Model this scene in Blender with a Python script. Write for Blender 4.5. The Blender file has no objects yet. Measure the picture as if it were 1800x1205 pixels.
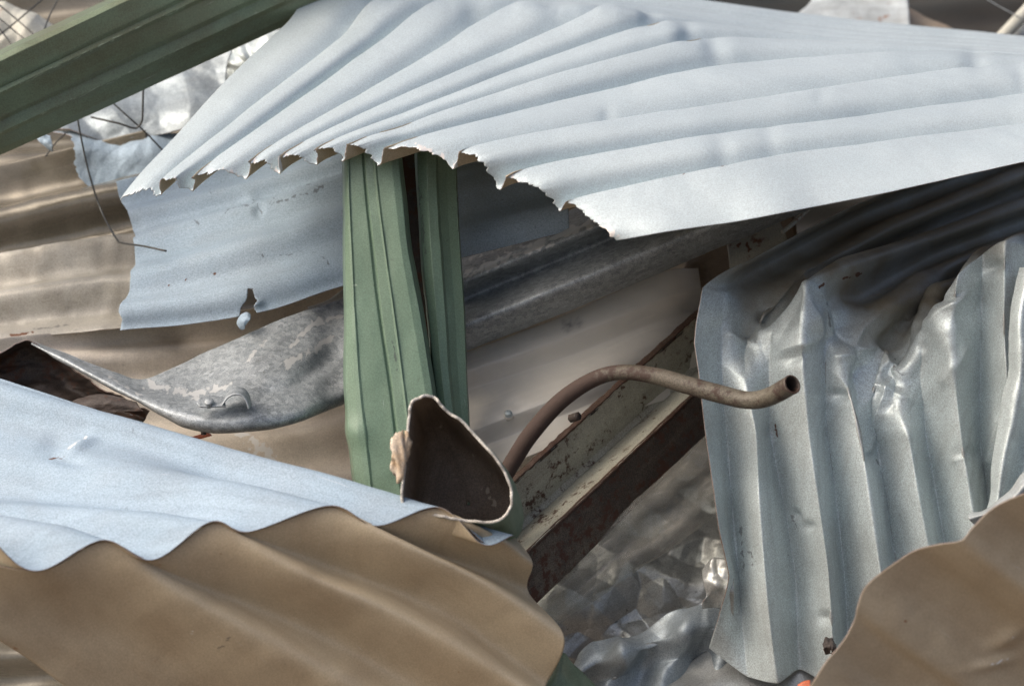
import bpy, math, random
import numpy as np
from mathutils import Vector, Matrix

# ------------------------------------------------------------------ camera, sky, sun, exposure
SC = bpy.context.scene
COL = SC.collection
PITCH = math.radians(14)
CAM = Vector((0.0, -3.4, 1.5))
FOCAL, SENSOR, DIST = 100.0, 36.0, 3.5
cam_d = bpy.data.cameras.new('camera'); cam = bpy.data.objects.new('camera', cam_d); COL.objects.link(cam)
cam.location = CAM; cam.rotation_euler = (math.pi/2 - PITCH, 0, 0)
cam_d.lens = FOCAL; cam_d.sensor_width = SENSOR; cam_d.clip_start = 0.05; cam_d.clip_end = 2000
cam_d.dof.use_dof = True; cam_d.dof.focus_distance = DIST + 0.03; cam_d.dof.aperture_fstop = 4.0
SC.camera = cam
SUN_TO = Vector((-0.64, -0.18, 0.70)).normalized()
world = bpy.data.worlds.new('World'); SC.world = world; world.use_nodes = True
wn = world.node_tree.nodes; wl = world.node_tree.links
sky = wn.new('ShaderNodeTexSky'); sky.sky_type = 'NISHITA'; sky.sun_disc = False
sky.sun_elevation = math.asin(SUN_TO.z); sky.sun_rotation = math.atan2(SUN_TO.x, SUN_TO.y)
sky.air_density = 0.85; sky.dust_density = 9.0; sky.ozone_density = 1.0
wl.new(sky.outputs[0], wn['Background'].inputs[0]); wn['Background'].inputs[1].default_value = 0.15
sun_d = bpy.data.lights.new('sun', 'SUN'); sun = bpy.data.objects.new('sun', sun_d); COL.objects.link(sun)
sun_d.energy = 1.0; sun_d.angle = math.radians(60); sun_d.color = (1.0, 0.96, 0.9)
sun.rotation_euler = SUN_TO.to_track_quat('Z', 'Y').to_euler(); sun.location = (-2, -2, 4)
SC.view_settings.view_transform = 'Standard'; SC.view_settings.look = 'None'
SC.view_settings.gamma = 1.0; SC.view_settings.use_curve_mapping = False
SC.view_settings.exposure = 0.19
SC.render.engine = 'CYCLES'
SC.cycles.use_denoising = True
SC.cycles.max_bounces = 5; SC.cycles.transparent_max_bounces = 8

# ------------------------------------------------------------------ geometry helpers
ROT = np.array(Matrix.Rotation(math.pi/2 - PITCH, 3, 'X'))
CAMP = np.array(CAM)
K = SENSOR / FOCAL / 1800.0

def W(p):
    """measured point (x, y in picture units, metres behind the focal plane) -> world metres"""
    p = np.asarray(p, float)
    z = DIST + p[..., 2]
    c = np.stack([(p[..., 0]-900)*K*z, (602.5-p[..., 1])*K*z, -z], -1)
    return c @ ROT.T + CAMP

def to_px(w):
    c = (w - CAMP) @ ROT
    z = -c[..., 2]
    return np.stack([c[..., 0]/(K*z)+900, 602.5-c[..., 1]/(K*z), z-DIST], -1)

def cr(P, t):
    """Catmull-Rom through P (n, ...) at parameters t in [0, n-1]"""
    P = np.asarray(P, float); n = len(P)
    i = np.clip(np.floor(t).astype(int), 0, n-2); f = t - i
    f = f.reshape(f.shape + (1,)*(P.ndim-1))
    Q = np.concatenate([[2*P[0]-P[1]], P, [2*P[-1]-P[-2]]])
    a, b, c, d = Q[i], Q[i+1], Q[i+2], Q[i+3]
    return 0.5*((2*b)+(c-a)*f+(2*a-5*b+4*c-d)*f*f+(3*b-3*c+d-a)*f**3)

def lin(P, t):
    P = np.asarray(P, float); n = len(P)
    i = np.clip(np.floor(t).astype(int), 0, n-2); f = t - i
    f = f.reshape(f.shape + (1,)*(P.ndim-1))
    return P[i]*(1-f)+P[i+1]*f

def vnoise(x, y, seed=0):
    rng = np.random.RandomState(seed); T = rng.rand(64, 64)*2-1
    xi = np.floor(x).astype(int); yi = np.floor(y).astype(int); fx = x-xi; fy = y-yi
    fx = fx*fx*(3-2*fx); fy = fy*fy*(3-2*fy)
    g = lambda a, b: T[a % 64, b % 64]
    return (g(xi, yi)*(1-fx)+g(xi+1, yi)*fx)*(1-fy)+(g(xi, yi+1)*(1-fx)+g(xi+1, yi+1)*fx)*fy

def fbm(x, y, seed=0, oct=4):
    s = 0; a = 1.0; t = 0
    for k in range(oct):
        s = s + a*vnoise(x*2**k+17.3*k, y*2**k+5.1*k, seed+k); t += a; a *= 0.5
    return s/t

def crumple(x, y, scale, seed=0):
    """folded-sheet relief: straight creases and flat facets, about -1..1"""
    rng = np.random.RandomState(seed)
    wx = x + scale*0.35*vnoise(x/scale*0.8, y/scale*0.8, seed+50)
    wy = y + scale*0.35*vnoise(x/scale*0.8+9, y/scale*0.8+3, seed+51)
    h = np.zeros_like(x)
    for k in range(6):
        a = rng.rand()*math.pi; ph = rng.rand(); s = scale*(0.8+1.6*rng.rand())
        q = (wx*math.cos(a)+wy*math.sin(a))/s + ph
        tri = np.abs((q % 1.0)-0.5)*4-1
        m = 0.5+0.5*vnoise(x/scale*0.6+k*7, y/scale*0.6-k*3, seed+k)
        h += tri*m
    # pyramidal facets
    x0, x1, y0, y1 = x.min(), x.max(), y.min(), y.max()
    n = int(min(140, max(6, (x1-x0)*(y1-y0)/(scale*scale*0.8))))
    sx = x0+(x1-x0)*rng.rand(n); sy = y0+(y1-y0)*rng.rand(n); ang = rng.rand(n)*math.pi; el = 0.6+0.9*rng.rand(n)
    best = np.full(x.shape, 1e9)
    for i in range(n):
        dx = wx-sx[i]; dy = wy-sy[i]
        a = dx*math.cos(ang[i])+dy*math.sin(ang[i]); b = -dx*math.sin(ang[i])+dy*math.cos(ang[i])
        best = np.minimum(best, np.sqrt((a*el[i])**2+(b/el[i])**2))
    return 0.28*h + 0.55*(1-best/scale*1.6)

def seg_dist(X, Y, pts):
    pts = [np.array(p, float) for p in pts]
    if len(pts) == 1:
        return np.hypot(X-pts[0][0], Y-pts[0][1])
    d = np.full(X.shape, 1e9)
    for a, b in zip(pts[:-1], pts[1:]):
        v = b-a; L = (v*v).sum()+1e-9
        t = np.clip(((X-a[0])*v[0]+(Y-a[1])*v[1])/L, 0, 1)
        d = np.minimum(d, np.hypot(X-a[0]-t*v[0], Y-a[1]-t*v[1]))
    return d

def inside(X, Y, poly):
    r = np.zeros(X.shape, bool); n = len(poly)
    for i in range(n):
        x1, y1 = poly[i]; x2, y2 = poly[(i+1) % n]
        c = ((y1 > Y) != (y2 > Y)) & (X < (x2-x1)*(Y-y1)/((y2-y1)+1e-12)+x1)
        r ^= c
    return r

def normals(Pw, closed=False):
    du = np.gradient(Pw, axis=1); dv = np.gradient(Pw, axis=0)
    if closed:
        dv[0] = dv[-1] = (Pw[1]-Pw[-2])*0.5
    n = np.cross(du, dv); n /= (np.linalg.norm(n, axis=-1, keepdims=True)+1e-12)
    return n

def tag(o, label=None, cat=None, group=None, kind=None):
    if label: o['label'] = label
    if cat: o['category'] = cat
    if group: o['group'] = group
    if kind: o['kind'] = kind
    return o

def empty(name, p, label, cat, group=None):
    o = bpy.data.objects.new(name, None); COL.objects.link(o)
    o.location = Vector(W(p)); o.empty_display_size = 0.02
    return tag(o, label, cat, group)

def link_mesh(name, V, F, mats, parent=None, uv=None, attrs=None, thick=0, thick_off=-1, smooth=True):
    V = np.asarray(V, float)
    org = np.array([V[:, 0].mean(), V[:, 1].mean(), V[:, 2].min()])
    me = bpy.data.meshes.new(name)
    me.from_pydata((V-org).tolist(), [], F.tolist() if hasattr(F, 'tolist') else F)
    if uv is not None:
        ul = me.uv_layers.new(name='UVMap')
        li = np.empty(len(me.loops), dtype=np.int32); me.loops.foreach_get('vertex_index', li)
        ul.data.foreach_set('uv', np.asarray(uv, np.float32)[li].ravel())
    for k, a in (attrs or {}).items():
        at = me.attributes.new(k, 'FLOAT', 'POINT'); at.data.foreach_set('value', np.asarray(a, np.float32).ravel())
    for m in mats: me.materials.append(m)
    if smooth: me.polygons.foreach_set('use_smooth', np.ones(len(me.polygons), bool))
    me.update()
    o = bpy.data.objects.new(name, me); COL.objects.link(o)
    o.location = Vector(org)
    if thick:
        s = o.modifiers.new('thickness', 'SOLIDIFY'); s.thickness = thick; s.offset = thick_off
        s.use_even_offset = False; s.use_quality_normals = True
        if len(mats) > 1: s.material_offset = 1
        if len(mats) > 2: s.material_offset_rim = 2
    if parent:
        o.parent = parent
        pm = Matrix.Translation(parent.location)
        o.matrix_parent_inverse = pm.inverted()
    return o

def sheet(name, rows, mats, label=None, cat=None, group=None, parent=None, phases=None, amp=0.0, nu=160, nv=160,
          thick=0.0013, dents=(), fn=None, ragged=None, marks=(), holes=(), vlin=False, ulin=False, closed=False,
          creases=(), flip=False, skew=0.5, grime_shade=None, saw=None, vmix=0.0, umix=0.0, power=1.0):
    """A thin sheet through measured ridge lines (rows of points); optional corrugation, dents, stains and torn edges."""
    R = np.array(rows, float)
    nr, nc = R.shape[:2]
    u = np.linspace(0, 1, nu); v = np.linspace(0, 1, nv)
    V, U = np.meshgrid(v, u, indexing='ij')
    u0 = np.zeros(nv); u1 = np.ones(nv)
    if ragged: u0, u1 = ragged(v, u0, u1)
    RW = W(R)
    if closed:
        RW = np.concatenate([RW, RW[:1]])
        pad = np.concatenate([RW[-2:-1], RW, RW[1:2]]); nrr = len(RW)
        rowsv = cr(pad, 1+v*(nrr-1))
    else:
        rowsv = (lin if vlin else cr)(RW, v*(nr-1))            # nv, nc, 3
        if vmix: rowsv = rowsv*(1-vmix)+lin(RW, v*(nr-1))*vmix
    Pw = np.empty((nv, nu, 3))
    f = lin if ulin else cr
    Uc = u0[:, None] + (u1-u0)[:, None]*U
    rT = np.swapaxes(rowsv, 0, 1)                              # nc, nv, 3
    if np.all(u0 == 0) and np.all(u1 == 1):
        Pw = np.swapaxes(f(rT, u*(nc-1)), 0, 1)
    else:
        for j in range(nv):
            Pw[j] = f(rowsv[j], np.clip(Uc[j], 0, 1)*(nc-1))
    if umix: Pw = Pw*(1-umix)+np.swapaxes(lin(rT, u*(nc-1)), 0, 1)*umix
    N = normals(Pw, closed)
    sgn = 1.0 if (N*(CAMP-Pw)).sum(-1).mean() > 0 else -1.0
    if flip: sgn = -sgn
    px = to_px(Pw); X, Y = px[..., 0], px[..., 1]
    if phases is not None:
        ph = lin(np.array(phases, float), v*(nr-1))
        fr = ph % 1.0; wq = np.where(fr < skew, 0.5*(np.clip(fr, 0, skew)/skew)**power, 0.5+0.5*(fr-skew)/(1-skew))
        c = np.cos(2*np.pi*wq)
        if saw is not None:
            tri = 1-4*np.abs(wq-np.round(wq)); sw = saw(v); c = c*(1-sw)+tri*sw
        A = amp(Uc, V, X, Y) if callable(amp) else amp
        Pw = Pw + N*sgn*(A*c[:, None])[..., None]
        N = normals(Pw, closed)
    D = np.zeros((nv, nu))
    for (dx, dy, rad, h, asp, ang) in dents:                   # local dents and bulges, h in metres along the normal
        a = math.radians(ang); qx = (X-dx)*math.cos(a)+(Y-dy)*math.sin(a); qy = -(X-dx)*math.sin(a)+(Y-dy)*math.cos(a)
        r = np.sqrt((qx/(rad*asp))**2+(qy/rad)**2)
        D += h*np.exp(-r*r*1.6)
    for (pts, wd, h) in creases:                               # sharp pressed creases, h in metres along the normal
        d = seg_dist(X+3*vnoise(X/30, Y/30, 1), Y+3*vnoise(X/30+9, Y/30, 2), pts)/(wd*2.2)
        D += h*1.3*np.exp(-2.2*np.sqrt(d*d+0.004))
    if fn is not None: D = D + fn(X, Y, Uc, V)
    Pw = Pw + N*sgn*D[..., None]
    at = {k: np.zeros((nv, nu)) for k in ('rust', 'scuff', 'pale', 'grime_shade')}
    for (k, pts, wd) in marks:
        d = seg_dist(X+5*fbm(X/11, Y/11, 17), Y+5*fbm(X/11+30, Y/11, 18), pts) + wd*(0.5+1.1*fbm(X/6.0, Y/6.0, 7))
        at[k] = np.maximum(at[k], np.clip(1.5-d/wd, 0, 1))
    if grime_shade is not None: at['grime_shade'] = grime_shade(X, Y, Uc, V)
    idx = np.arange(nv*nu).reshape(nv, nu)
    q = np.stack([idx[:-1, :-1], idx[:-1, 1:], idx[1:, 1:], idx[1:, :-1]], -1).reshape(-1, 4)
    if sgn < 0: q = q[:, ::-1]
    vert = Pw.reshape(-1, 3)
    if holes:
        Xc = X.ravel()[q].mean(1); Yc = Y.ravel()[q].mean(1); keep = np.ones(len(q), bool)
        jx = 2.5*fbm(Xc/6, Yc/6, 3); jy = 2.5*fbm(Xc/6+40, Yc/6, 4)
        for h in holes: keep &= ~inside(Xc+jx, Yc+jy, h)
        q = q[keep]
    su = np.concatenate([np.zeros((nv, 1)), np.cumsum(np.linalg.norm(np.diff(Pw, axis=1), axis=-1), 1)], 1)
    sv = np.concatenate([np.zeros((1, nu)), np.cumsum(np.linalg.norm(np.diff(Pw, axis=0), axis=-1), 0)], 0)
    uv = np.stack([su, sv], -1).reshape(-1, 2)
    o = link_mesh(name, vert, q, mats, parent, uv, {k: a.ravel() for k, a in at.items()}, thick)
    if label or cat: tag(o, label, cat, group)
    return o

def tube(name, pts, rad, mats, parent=None, label=None, cat=None, group=None, n=160, m=20, wall=0, squash=None, world_pts=False, attrs=None, caps=True):
    P = np.array(pts, float) if world_pts else W(np.array(pts, float))
    t = np.linspace(0, len(P)-1, n); C = cr(P, t)
    r = np.interp(t, np.linspace(0, len(P)-1, len(rad)), rad) if hasattr(rad, '__len__') else np.full(n, rad)
    T = np.gradient(C, axis=0); T /= np.linalg.norm(T, axis=1, keepdims=True)
    ref = np.array([0., 0., 1.]) if abs(T[0][2]) < 0.9 else np.array([1., 0., 0.])
    nrm = np.cross(T[0], ref); nrm /= np.linalg.norm(nrm); fr = []
    for i in range(n):
        nrm = nrm - T[i]*np.dot(nrm, T[i]); nrm /= np.linalg.norm(nrm); fr.append((nrm.copy(), np.cross(T[i], nrm)))
    a = np.linspace(0, 2*np.pi, m, endpoint=False)
    V = np.empty((n, m, 3))
    for i in range(n):
        k = squash(i/(n-1)) if squash else 1.0
        V[i] = C[i]+r[i]*(np.cos(a)[:, None]*fr[i][0]+k*np.sin(a)[:, None]*fr[i][1])
    F = []
    for i in range(n-1):
        for j in range(m):
            F.append([i*m+j, i*m+(j+1) % m, (i+1)*m+(j+1) % m, (i+1)*m+j])
    if not wall and caps:
        F.append(list(range(m))[::-1]); F.append([(n-1)*m+j for j in range(m)])
    uv = np.stack([np.repeat(t, m)*0.05, np.tile(a, n)*0.01], -1)
    at = {'rust': np.repeat(np.interp(np.linspace(0, 1, n), *attrs), m)} if attrs else None
    o = link_mesh(name, V.reshape(-1, 3), F, mats, parent, uv, at, wall, -1)
    if label: tag(o, label, cat, group)
    return o

# ------------------------------------------------------------------ materials
def nd(nt, kind, **kw):
    n = nt.nodes.new(kind)
    for k, v in kw.items():
        if k in n.inputs.keys() if hasattr(n.inputs, 'keys') else False: n.inputs[k].default_value = v
        else: setattr(n, k, v)
    return n

def mixc(nt, fac, a, b, mode='MIX'):
    m = nt.nodes.new('ShaderNodeMix'); m.data_type = 'RGBA'; m.blend_type = mode
    for s, x in ((m.inputs[0], fac), (m.inputs[6], a), (m.inputs[7], b)):
        if hasattr(x, 'links') or hasattr(x, 'is_linked'): nt.links.new(x, s)
        elif isinstance(x, (int, float)): s.default_value = x
        else: s.default_value = (*x, 1)
    return m.outputs[2]

def ramp(nt, x, a, b, lo=0.0, hi=1.0):
    m = nt.nodes.new('ShaderNodeMapRange'); m.interpolation_type = 'SMOOTHSTEP'
    nt.links.new(x, m.inputs[0]); m.inputs[1].default_value = a; m.inputs[2].default_value = b
    m.inputs[3].default_value = lo; m.inputs[4].default_value = hi
    return m.outputs[0]

def mth(nt, op, a, b):
    m = nt.nodes.new('ShaderNodeMath'); m.operation = op; m.use_clamp = False
    for s, x in ((m.inputs[0], a), (m.inputs[1], b)):
        if isinstance(x, (int, float)): s.default_value = x
        else: nt.links.new(x, s)
    return m.outputs[0]

def noise(nt, vec, scale, detail=4, rough=0.55, dist=0.0):
    n = nt.nodes.new('ShaderNodeTexNoise'); n.inputs['Scale'].default_value = scale
    n.inputs['Detail'].default_value = detail; n.inputs['Roughness'].default_value = rough; n.inputs['Distortion'].default_value = dist
    nt.links.new(vec, n.inputs['Vector']); return n.outputs['Fac']

def metal(name, base, alt, metallic=0.2, rough=0.45, grain=0.10, dirt=0.0, dirt_col=(0.10, 0.08, 0.06), rust=0.0,
          rust_col=(0.09, 0.042, 0.024), streak=0.15, bump=0.15, spangle=0.0, pale_col=(0.75, 0.76, 0.75), spec=0.5, grain_scale=620,
          streak_scale=(4, 60), speck=0.0, alt_scale=6.0, seed=0.0, rs=45, scratch=0.0):
    m = bpy.data.materials.new(name); m.use_nodes = True; nt = m.node_tree; b = nt.nodes['Principled BSDF']
    tc = nt.nodes.new('ShaderNodeTexCoord')
    mp = nt.nodes.new('ShaderNodeMapping'); nt.links.new(tc.outputs['Object'], mp.inputs[0]); mp.inputs['Location'].default_value = (seed, seed*0.7, seed*1.3)
    ob = mp.outputs[0]
    uvm = nt.nodes.new('ShaderNodeMapping'); nt.links.new(tc.outputs['UV'], uvm.inputs[0])
    uvm.inputs['Scale'].default_value = (streak_scale[0], streak_scale[1], 1); uvm.inputs['Location'].default_value = (seed, seed, 0)
    n1 = noise(nt, ob, alt_scale, 5, 0.6, 0.4)
    c = mixc(nt, ramp(nt, n1, 0.35, 0.68), base, alt)
    st = noise(nt, uvm.outputs[0], 1.0, 5, 0.6)
    c = mixc(nt, ramp(nt, st, 0.45, 0.8, 0, streak), c, alt)
    if dirt:
        d1 = noise(nt, ob, 9, 5, 0.68, 0.3); d2 = st
        dm = ramp(nt, mth(nt, 'ADD', mth(nt, 'MULTIPLY', d1, 0.65), mth(nt, 'MULTIPLY', d2, 0.35)), 0.42, 0.62, 0, dirt)
        c = mixc(nt, dm, c, dirt_col)
    if spangle:
        vo = nt.nodes.new('ShaderNodeTexVoronoi'); vo.inputs['Scale'].default_value = 170; nt.links.new(ob, vo.inputs['Vector'])
        vc = nt.nodes.new('ShaderNodeSeparateColor'); nt.links.new(vo.outputs['Color'], vc.inputs[0])
        c = mixc(nt, spangle, c, mixc(nt, vc.outputs[0], (0.12, 0.14, 0.15), (0.62, 0.66, 0.68)))
    fine = noise(nt, ob, grain_scale, 2, 0.5)
    c = mixc(nt, 1.0, c, mixc(nt, ramp(nt, fine, 0.3, 0.7), (1-1.5*grain,)*3, (1+1.5*grain,)*3), 'MULTIPLY')
    if speck:
        sp = noise(nt, ob, 160, 3, 0.6); c = mixc(nt, ramp(nt, sp, 0.66, 0.72, 0, speck), c, (0.04, 0.03, 0.025))
    if scratch:
        sm_ = nt.nodes.new('ShaderNodeMapping'); nt.links.new(tc.outputs['UV'], sm_.inputs[0])
        sm_.inputs['Rotation'].default_value = (0, 0, 0.5+seed); sm_.inputs['Scale'].default_value = (14, 420, 1)
        sc_ = noise(nt, sm_.outputs[0], 1.0, 3, 0.6)
        c = mixc(nt, mth(nt, 'MULTIPLY', ramp(nt, sc_, 0.69, 0.76, 0, scratch), ramp(nt, n1, 0.4, 0.6)), c, (0.16, 0.17, 0.175))
        c = mixc(nt, mth(nt, 'MULTIPLY', ramp(nt, sc_, 0.31, 0.25, 0, scratch), ramp(nt, n1, 0.35, 0.55)), c, (0.80, 0.82, 0.82))
    rn = noise(nt, ob, rs, 5, 0.72); rl = n1
    at = {}
    for k in ('rust', 'scuff', 'pale', 'grime_shade'):
        a = nt.nodes.new('ShaderNodeAttribute'); a.attribute_name = k; at[k] = a.outputs['Fac']
    rm = ramp(nt, mth(nt, 'ADD', mth(nt, 'MULTIPLY', rn, 0.6), mth(nt, 'MULTIPLY', rl, 0.4)), 0.66-rust*0.34, 0.72-rust*0.30) if rust else None
    ra = ramp(nt, mth(nt, 'ADD', mth(nt, 'MULTIPLY', at['rust'], 0.8), mth(nt, 'MULTIPLY', rn, 0.8)), 0.80, 1.05)
    rm = ra if rm is None else mth(nt, 'MAXIMUM', rm, ra)
    rc = mixc(nt, rn, rust_col, tuple(min(1, x*1.7) for x in rust_col))
    pm = ramp(nt, mth(nt, 'ADD', mth(nt, 'MULTIPLY', at['pale'], 0.62), mth(nt, 'ADD', mth(nt, 'MULTIPLY', rn, 0.5), mth(nt, 'MULTIPLY', n1, 0.5))), 0.86, 1.0, 0, 0.85)
    c = mixc(nt, pm, c, pale_col)
    c = mixc(nt, mth(nt, 'MULTIPLY', at['grime_shade'], ramp(nt, n1, 0.25, 0.6, 0.6, 0.95)), c, (0.21, 0.17, 0.105))  # brown tint by vertex mask: paints shade into the zinc fold's colour
    c = mixc(nt, rm, c, rc)
    sm = ramp(nt, mth(nt, 'ADD', at['scuff'], mth(nt, 'MULTIPLY', noise(nt, ob, 260, 3, 0.7), 1.1)), 1.05, 1.40, 0, 0.6)
    c = mixc(nt, sm, c, (0.05, 0.055, 0.06))
    nt.links.new(c, b.inputs['Base Color'])
    nt.links.new(mth(nt, 'MULTIPLY', mth(nt, 'SUBTRACT', 1.0, mth(nt, 'MAXIMUM', mth(nt, 'MAXIMUM', rm, sm), at['grime_shade'])), metallic), b.inputs['Metallic'])
    rr = ramp(nt, st, 0.3, 0.7, rough-0.06, rough+0.08)
    nt.links.new(mth(nt, 'MAXIMUM', rr, mth(nt, 'MULTIPLY', rm, 0.85)), b.inputs['Roughness'])
    b.inputs['Specular IOR Level'].default_value = spec
    bp = nt.nodes.new('ShaderNodeBump'); bp.inputs['Strength'].default_value = bump; bp.inputs['Distance'].default_value = 0.002
    hh = mth(nt, 'ADD', d1 if dirt else n1, mth(nt, 'MULTIPLY', fine, 0.18))
    if rust > 0.25: hh = mth(nt, 'ADD', hh, mth(nt, 'MULTIPLY', rn, 0.6))
    nt.links.new(hh, bp.inputs['Height']); nt.links.new(bp.outputs[0], b.inputs['Normal'])
    return m

def plastic(name, tint, alpha, rough=0.25, dirt=0.3):
    m = bpy.data.materials.new(name); m.use_nodes = True; nt = m.node_tree; b = nt.nodes['Principled BSDF']
    tc = nt.nodes.new('ShaderNodeTexCoord'); ob = tc.outputs['Object']
    uvm = nt.nodes.new('ShaderNodeMapping'); nt.links.new(tc.outputs['UV'], uvm.inputs[0]); uvm.inputs['Scale'].default_value = (3, 70, 1)
    s = noise(nt, uvm.outputs[0], 1.0, 6, 0.65); n1 = noise(nt, ob, 10, 7, 0.65)
    d = ramp(nt, mth(nt, 'ADD', mth(nt, 'MULTIPLY', s, 0.4), mth(nt, 'MULTIPLY', n1, 0.6)), 0.42, 0.66)
    c = mixc(nt, mth(nt, 'MULTIPLY', d, dirt), tint, (0.22, 0.19, 0.15))
    at = nt.nodes.new('ShaderNodeAttribute'); at.attribute_name = 'scuff'
    c = mixc(nt, mth(nt, 'MULTIPLY', at.outputs['Fac'], 0.7), c, (0.10, 0.10, 0.11))
    nt.links.new(c, b.inputs['Base Color'])
    b.inputs['Roughness'].default_value = rough; b.inputs['Specular IOR Level'].default_value = 0.6
    tr = nt.nodes.new('ShaderNodeBsdfTransparent'); tr.inputs[0].default_value = (0.93, 0.94, 0.92, 1)
    tl = nt.nodes.new('ShaderNodeBsdfTranslucent'); nt.links.new(c, tl.inputs[0])
    mx0 = nt.nodes.new('ShaderNodeMixShader'); mx0.inputs[0].default_value = 0.12
    nt.links.new(b.outputs[0], mx0.inputs[1]); nt.links.new(tl.outputs[0], mx0.inputs[2])
    mx = nt.nodes.new('ShaderNodeMixShader')
    nt.links.new(ramp(nt, mth(nt, 'ADD', d, at.outputs['Fac']), 0, 1, alpha-0.12, min(1, alpha+0.2)), mx.inputs[0])
    nt.links.new(tr.outputs[0], mx.inputs[1]); nt.links.new(mx0.outputs[0], mx.inputs[2])
    nt.links.new(mx.outputs[0], nt.nodes['Material Output'].inputs[0])
    bp = nt.nodes.new('ShaderNodeBump'); bp.inputs['Strength'].default_value = 0.15; bp.inputs['Distance'].default_value = 0.003
    nt.links.new(n1, bp.inputs['Height']); nt.links.new(bp.outputs[0], b.inputs['Normal'])
    return m

M = {}
M['silver'] = metal('silver_paint', (0.545, 0.625, 0.65), (0.485, 0.565, 0.595), 0.2, 0.46, 0.085, dirt=0.10, dirt_col=(0.32, 0.34, 0.36), streak=0.25, bump=0.10, pale_col=(0.82, 0.77, 0.73), scratch=0.45)
M['silver_blue'] = metal('silver_blue_paint', (0.36, 0.46, 0.55), (0.31, 0.405, 0.49), 0.12, 0.64, 0.11, spec=0.28, dirt=0.3, dirt_col=(0.30, 0.34, 0.38), streak=0.4, bump=0.10, speck=0.25, seed=3, scratch=0.45)
M['zinc'] = metal('bare_zinc', (0.61, 0.685, 0.69), (0.54, 0.61, 0.615), 0.36, 0.46, 0.15, dirt=0.28, dirt_col=(0.22, 0.23, 0.22), streak=0.3, bump=0.18, seed=5, scratch=0.45)
M['zinc_dull'] = metal('dull_zinc', (0.48, 0.50, 0.485), (0.40, 0.415, 0.405), 0.5, 0.36, 0.12, dirt=0.35, dirt_col=(0.16, 0.15, 0.13), bump=0.2, speck=0.5, seed=7)
M['zinc_blue'] = metal('tarnished_zinc', (0.38, 0.44, 0.47), (0.30, 0.35, 0.38), 0.4, 0.46, 0.14, dirt=0.4, dirt_col=(0.14, 0.15, 0.15), bump=0.2, seed=9, scratch=0.4)
M['beige'] = metal('beige_backing', (0.52, 0.44, 0.31), (0.47, 0.39, 0.27), 0.0, 0.40, 0.08, dirt=0.25, dirt_col=(0.33, 0.235, 0.14), rust=0.10, rust_col=(0.20, 0.09, 0.04), streak=0.5, bump=0.06, streak_scale=(2.5, 40), seed=11, scratch=0.45)
M['beige_pale'] = metal('beige_fibreglass', (0.74, 0.69, 0.60), (0.66, 0.60, 0.52), 0.0, 0.42, 0.08, dirt=0.35, dirt_col=(0.30, 0.26, 0.20), streak=0.5, bump=0.10, rust=0.06, rust_col=(0.25, 0.12, 0.06), streak_scale=(2, 30), speck=0.2, seed=13)
M['brown_gloss'] = metal('brown_grimy_sheet', (0.22, 0.205, 0.165), (0.16, 0.145, 0.115), 0.4, 0.26, 0.10, dirt=0.4, dirt_col=(0.28, 0.25, 0.20), streak=0.5, bump=0.08, streak_scale=(2, 30), seed=17)
M['grime_shade'] = metal('grimy_pale_sheet', (0.46, 0.44, 0.38), (0.33, 0.32, 0.29), 0.1, 0.40, 0.10, dirt=0.7, dirt_col=(0.22, 0.20, 0.16), streak=0.7, bump=0.10, streak_scale=(2, 22), speck=0.2, seed=19)
M['galv'] = metal('weathered_galvanised', (0.38, 0.42, 0.44), (0.28, 0.31, 0.33), 0.4, 0.50, 0.15, dirt=0.35, dirt_col=(0.15, 0.16, 0.16), spangle=0.30, bump=0.25, pale_col=(0.60, 0.61, 0.60), speck=0.3, seed=23, alt_scale=14)
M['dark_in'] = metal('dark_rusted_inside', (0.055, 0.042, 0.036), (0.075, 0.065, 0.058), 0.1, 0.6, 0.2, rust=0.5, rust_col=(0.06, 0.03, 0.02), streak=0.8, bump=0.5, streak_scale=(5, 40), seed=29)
M['green'] = metal('green_paint', (0.17, 0.255, 0.185), (0.15, 0.23, 0.165), 0.05, 0.42, 0.10, dirt=0.25, dirt_col=(0.16, 0.22, 0.15), streak=0.4, bump=0.08, pale_col=(0.38, 0.47, 0.36), speck=0.25, streak_scale=(2, 70), seed=31, scratch=0.45)
M['green_dim'] = metal('green_paint_grimy', (0.17, 0.225, 0.145), (0.155, 0.19, 0.115), 0.1, 0.36, 0.12, dirt=0.5, dirt_col=(0.12, 0.10, 0.055), streak=0.4, bump=0.06, pale_col=(0.30, 0.36, 0.26), streak_scale=(2, 40), seed=37, scratch=0.45)
M['rust'] = metal('brown_rust', (0.075, 0.038, 0.026), (0.055, 0.03, 0.022), 0.1, 0.6, 0.25, dirt=0.45, dirt_col=(0.13, 0.09, 0.06), bump=0.6, streak=0.5, seed=41)
M['pipe'] = metal('rusty_conduit', (0.15, 0.135, 0.105), (0.095, 0.082, 0.062), 0.15, 0.58, 0.2, dirt=0.45, dirt_col=(0.085, 0.065, 0.05), rust=0.5, rust_col=(0.046, 0.030, 0.024), bump=0.6, seed=43, speck=0.7, rs=110, alt_scale=30)
M['channel'] = metal('peeling_pale_paint', (0.42, 0.42, 0.355), (0.36, 0.36, 0.30), 0.0, 0.55, 0.15, dirt=0.45, dirt_col=(0.24, 0.22, 0.17), rust=0.34, rust_col=(0.06, 0.036, 0.026), bump=0.5, seed=47, speck=0.6, rs=80, alt_scale=14)
M['channel_rust'] = metal('rusted_steel', (0.08, 0.064, 0.05), (0.058, 0.046, 0.037), 0.1, 0.62, 0.3, dirt=0.6, dirt_col=(0.20, 0.17, 0.13), rust=0.5, rust_col=(0.06, 0.028, 0.018), bump=0.6, seed=53, rs=80, alt_scale=14)
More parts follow.
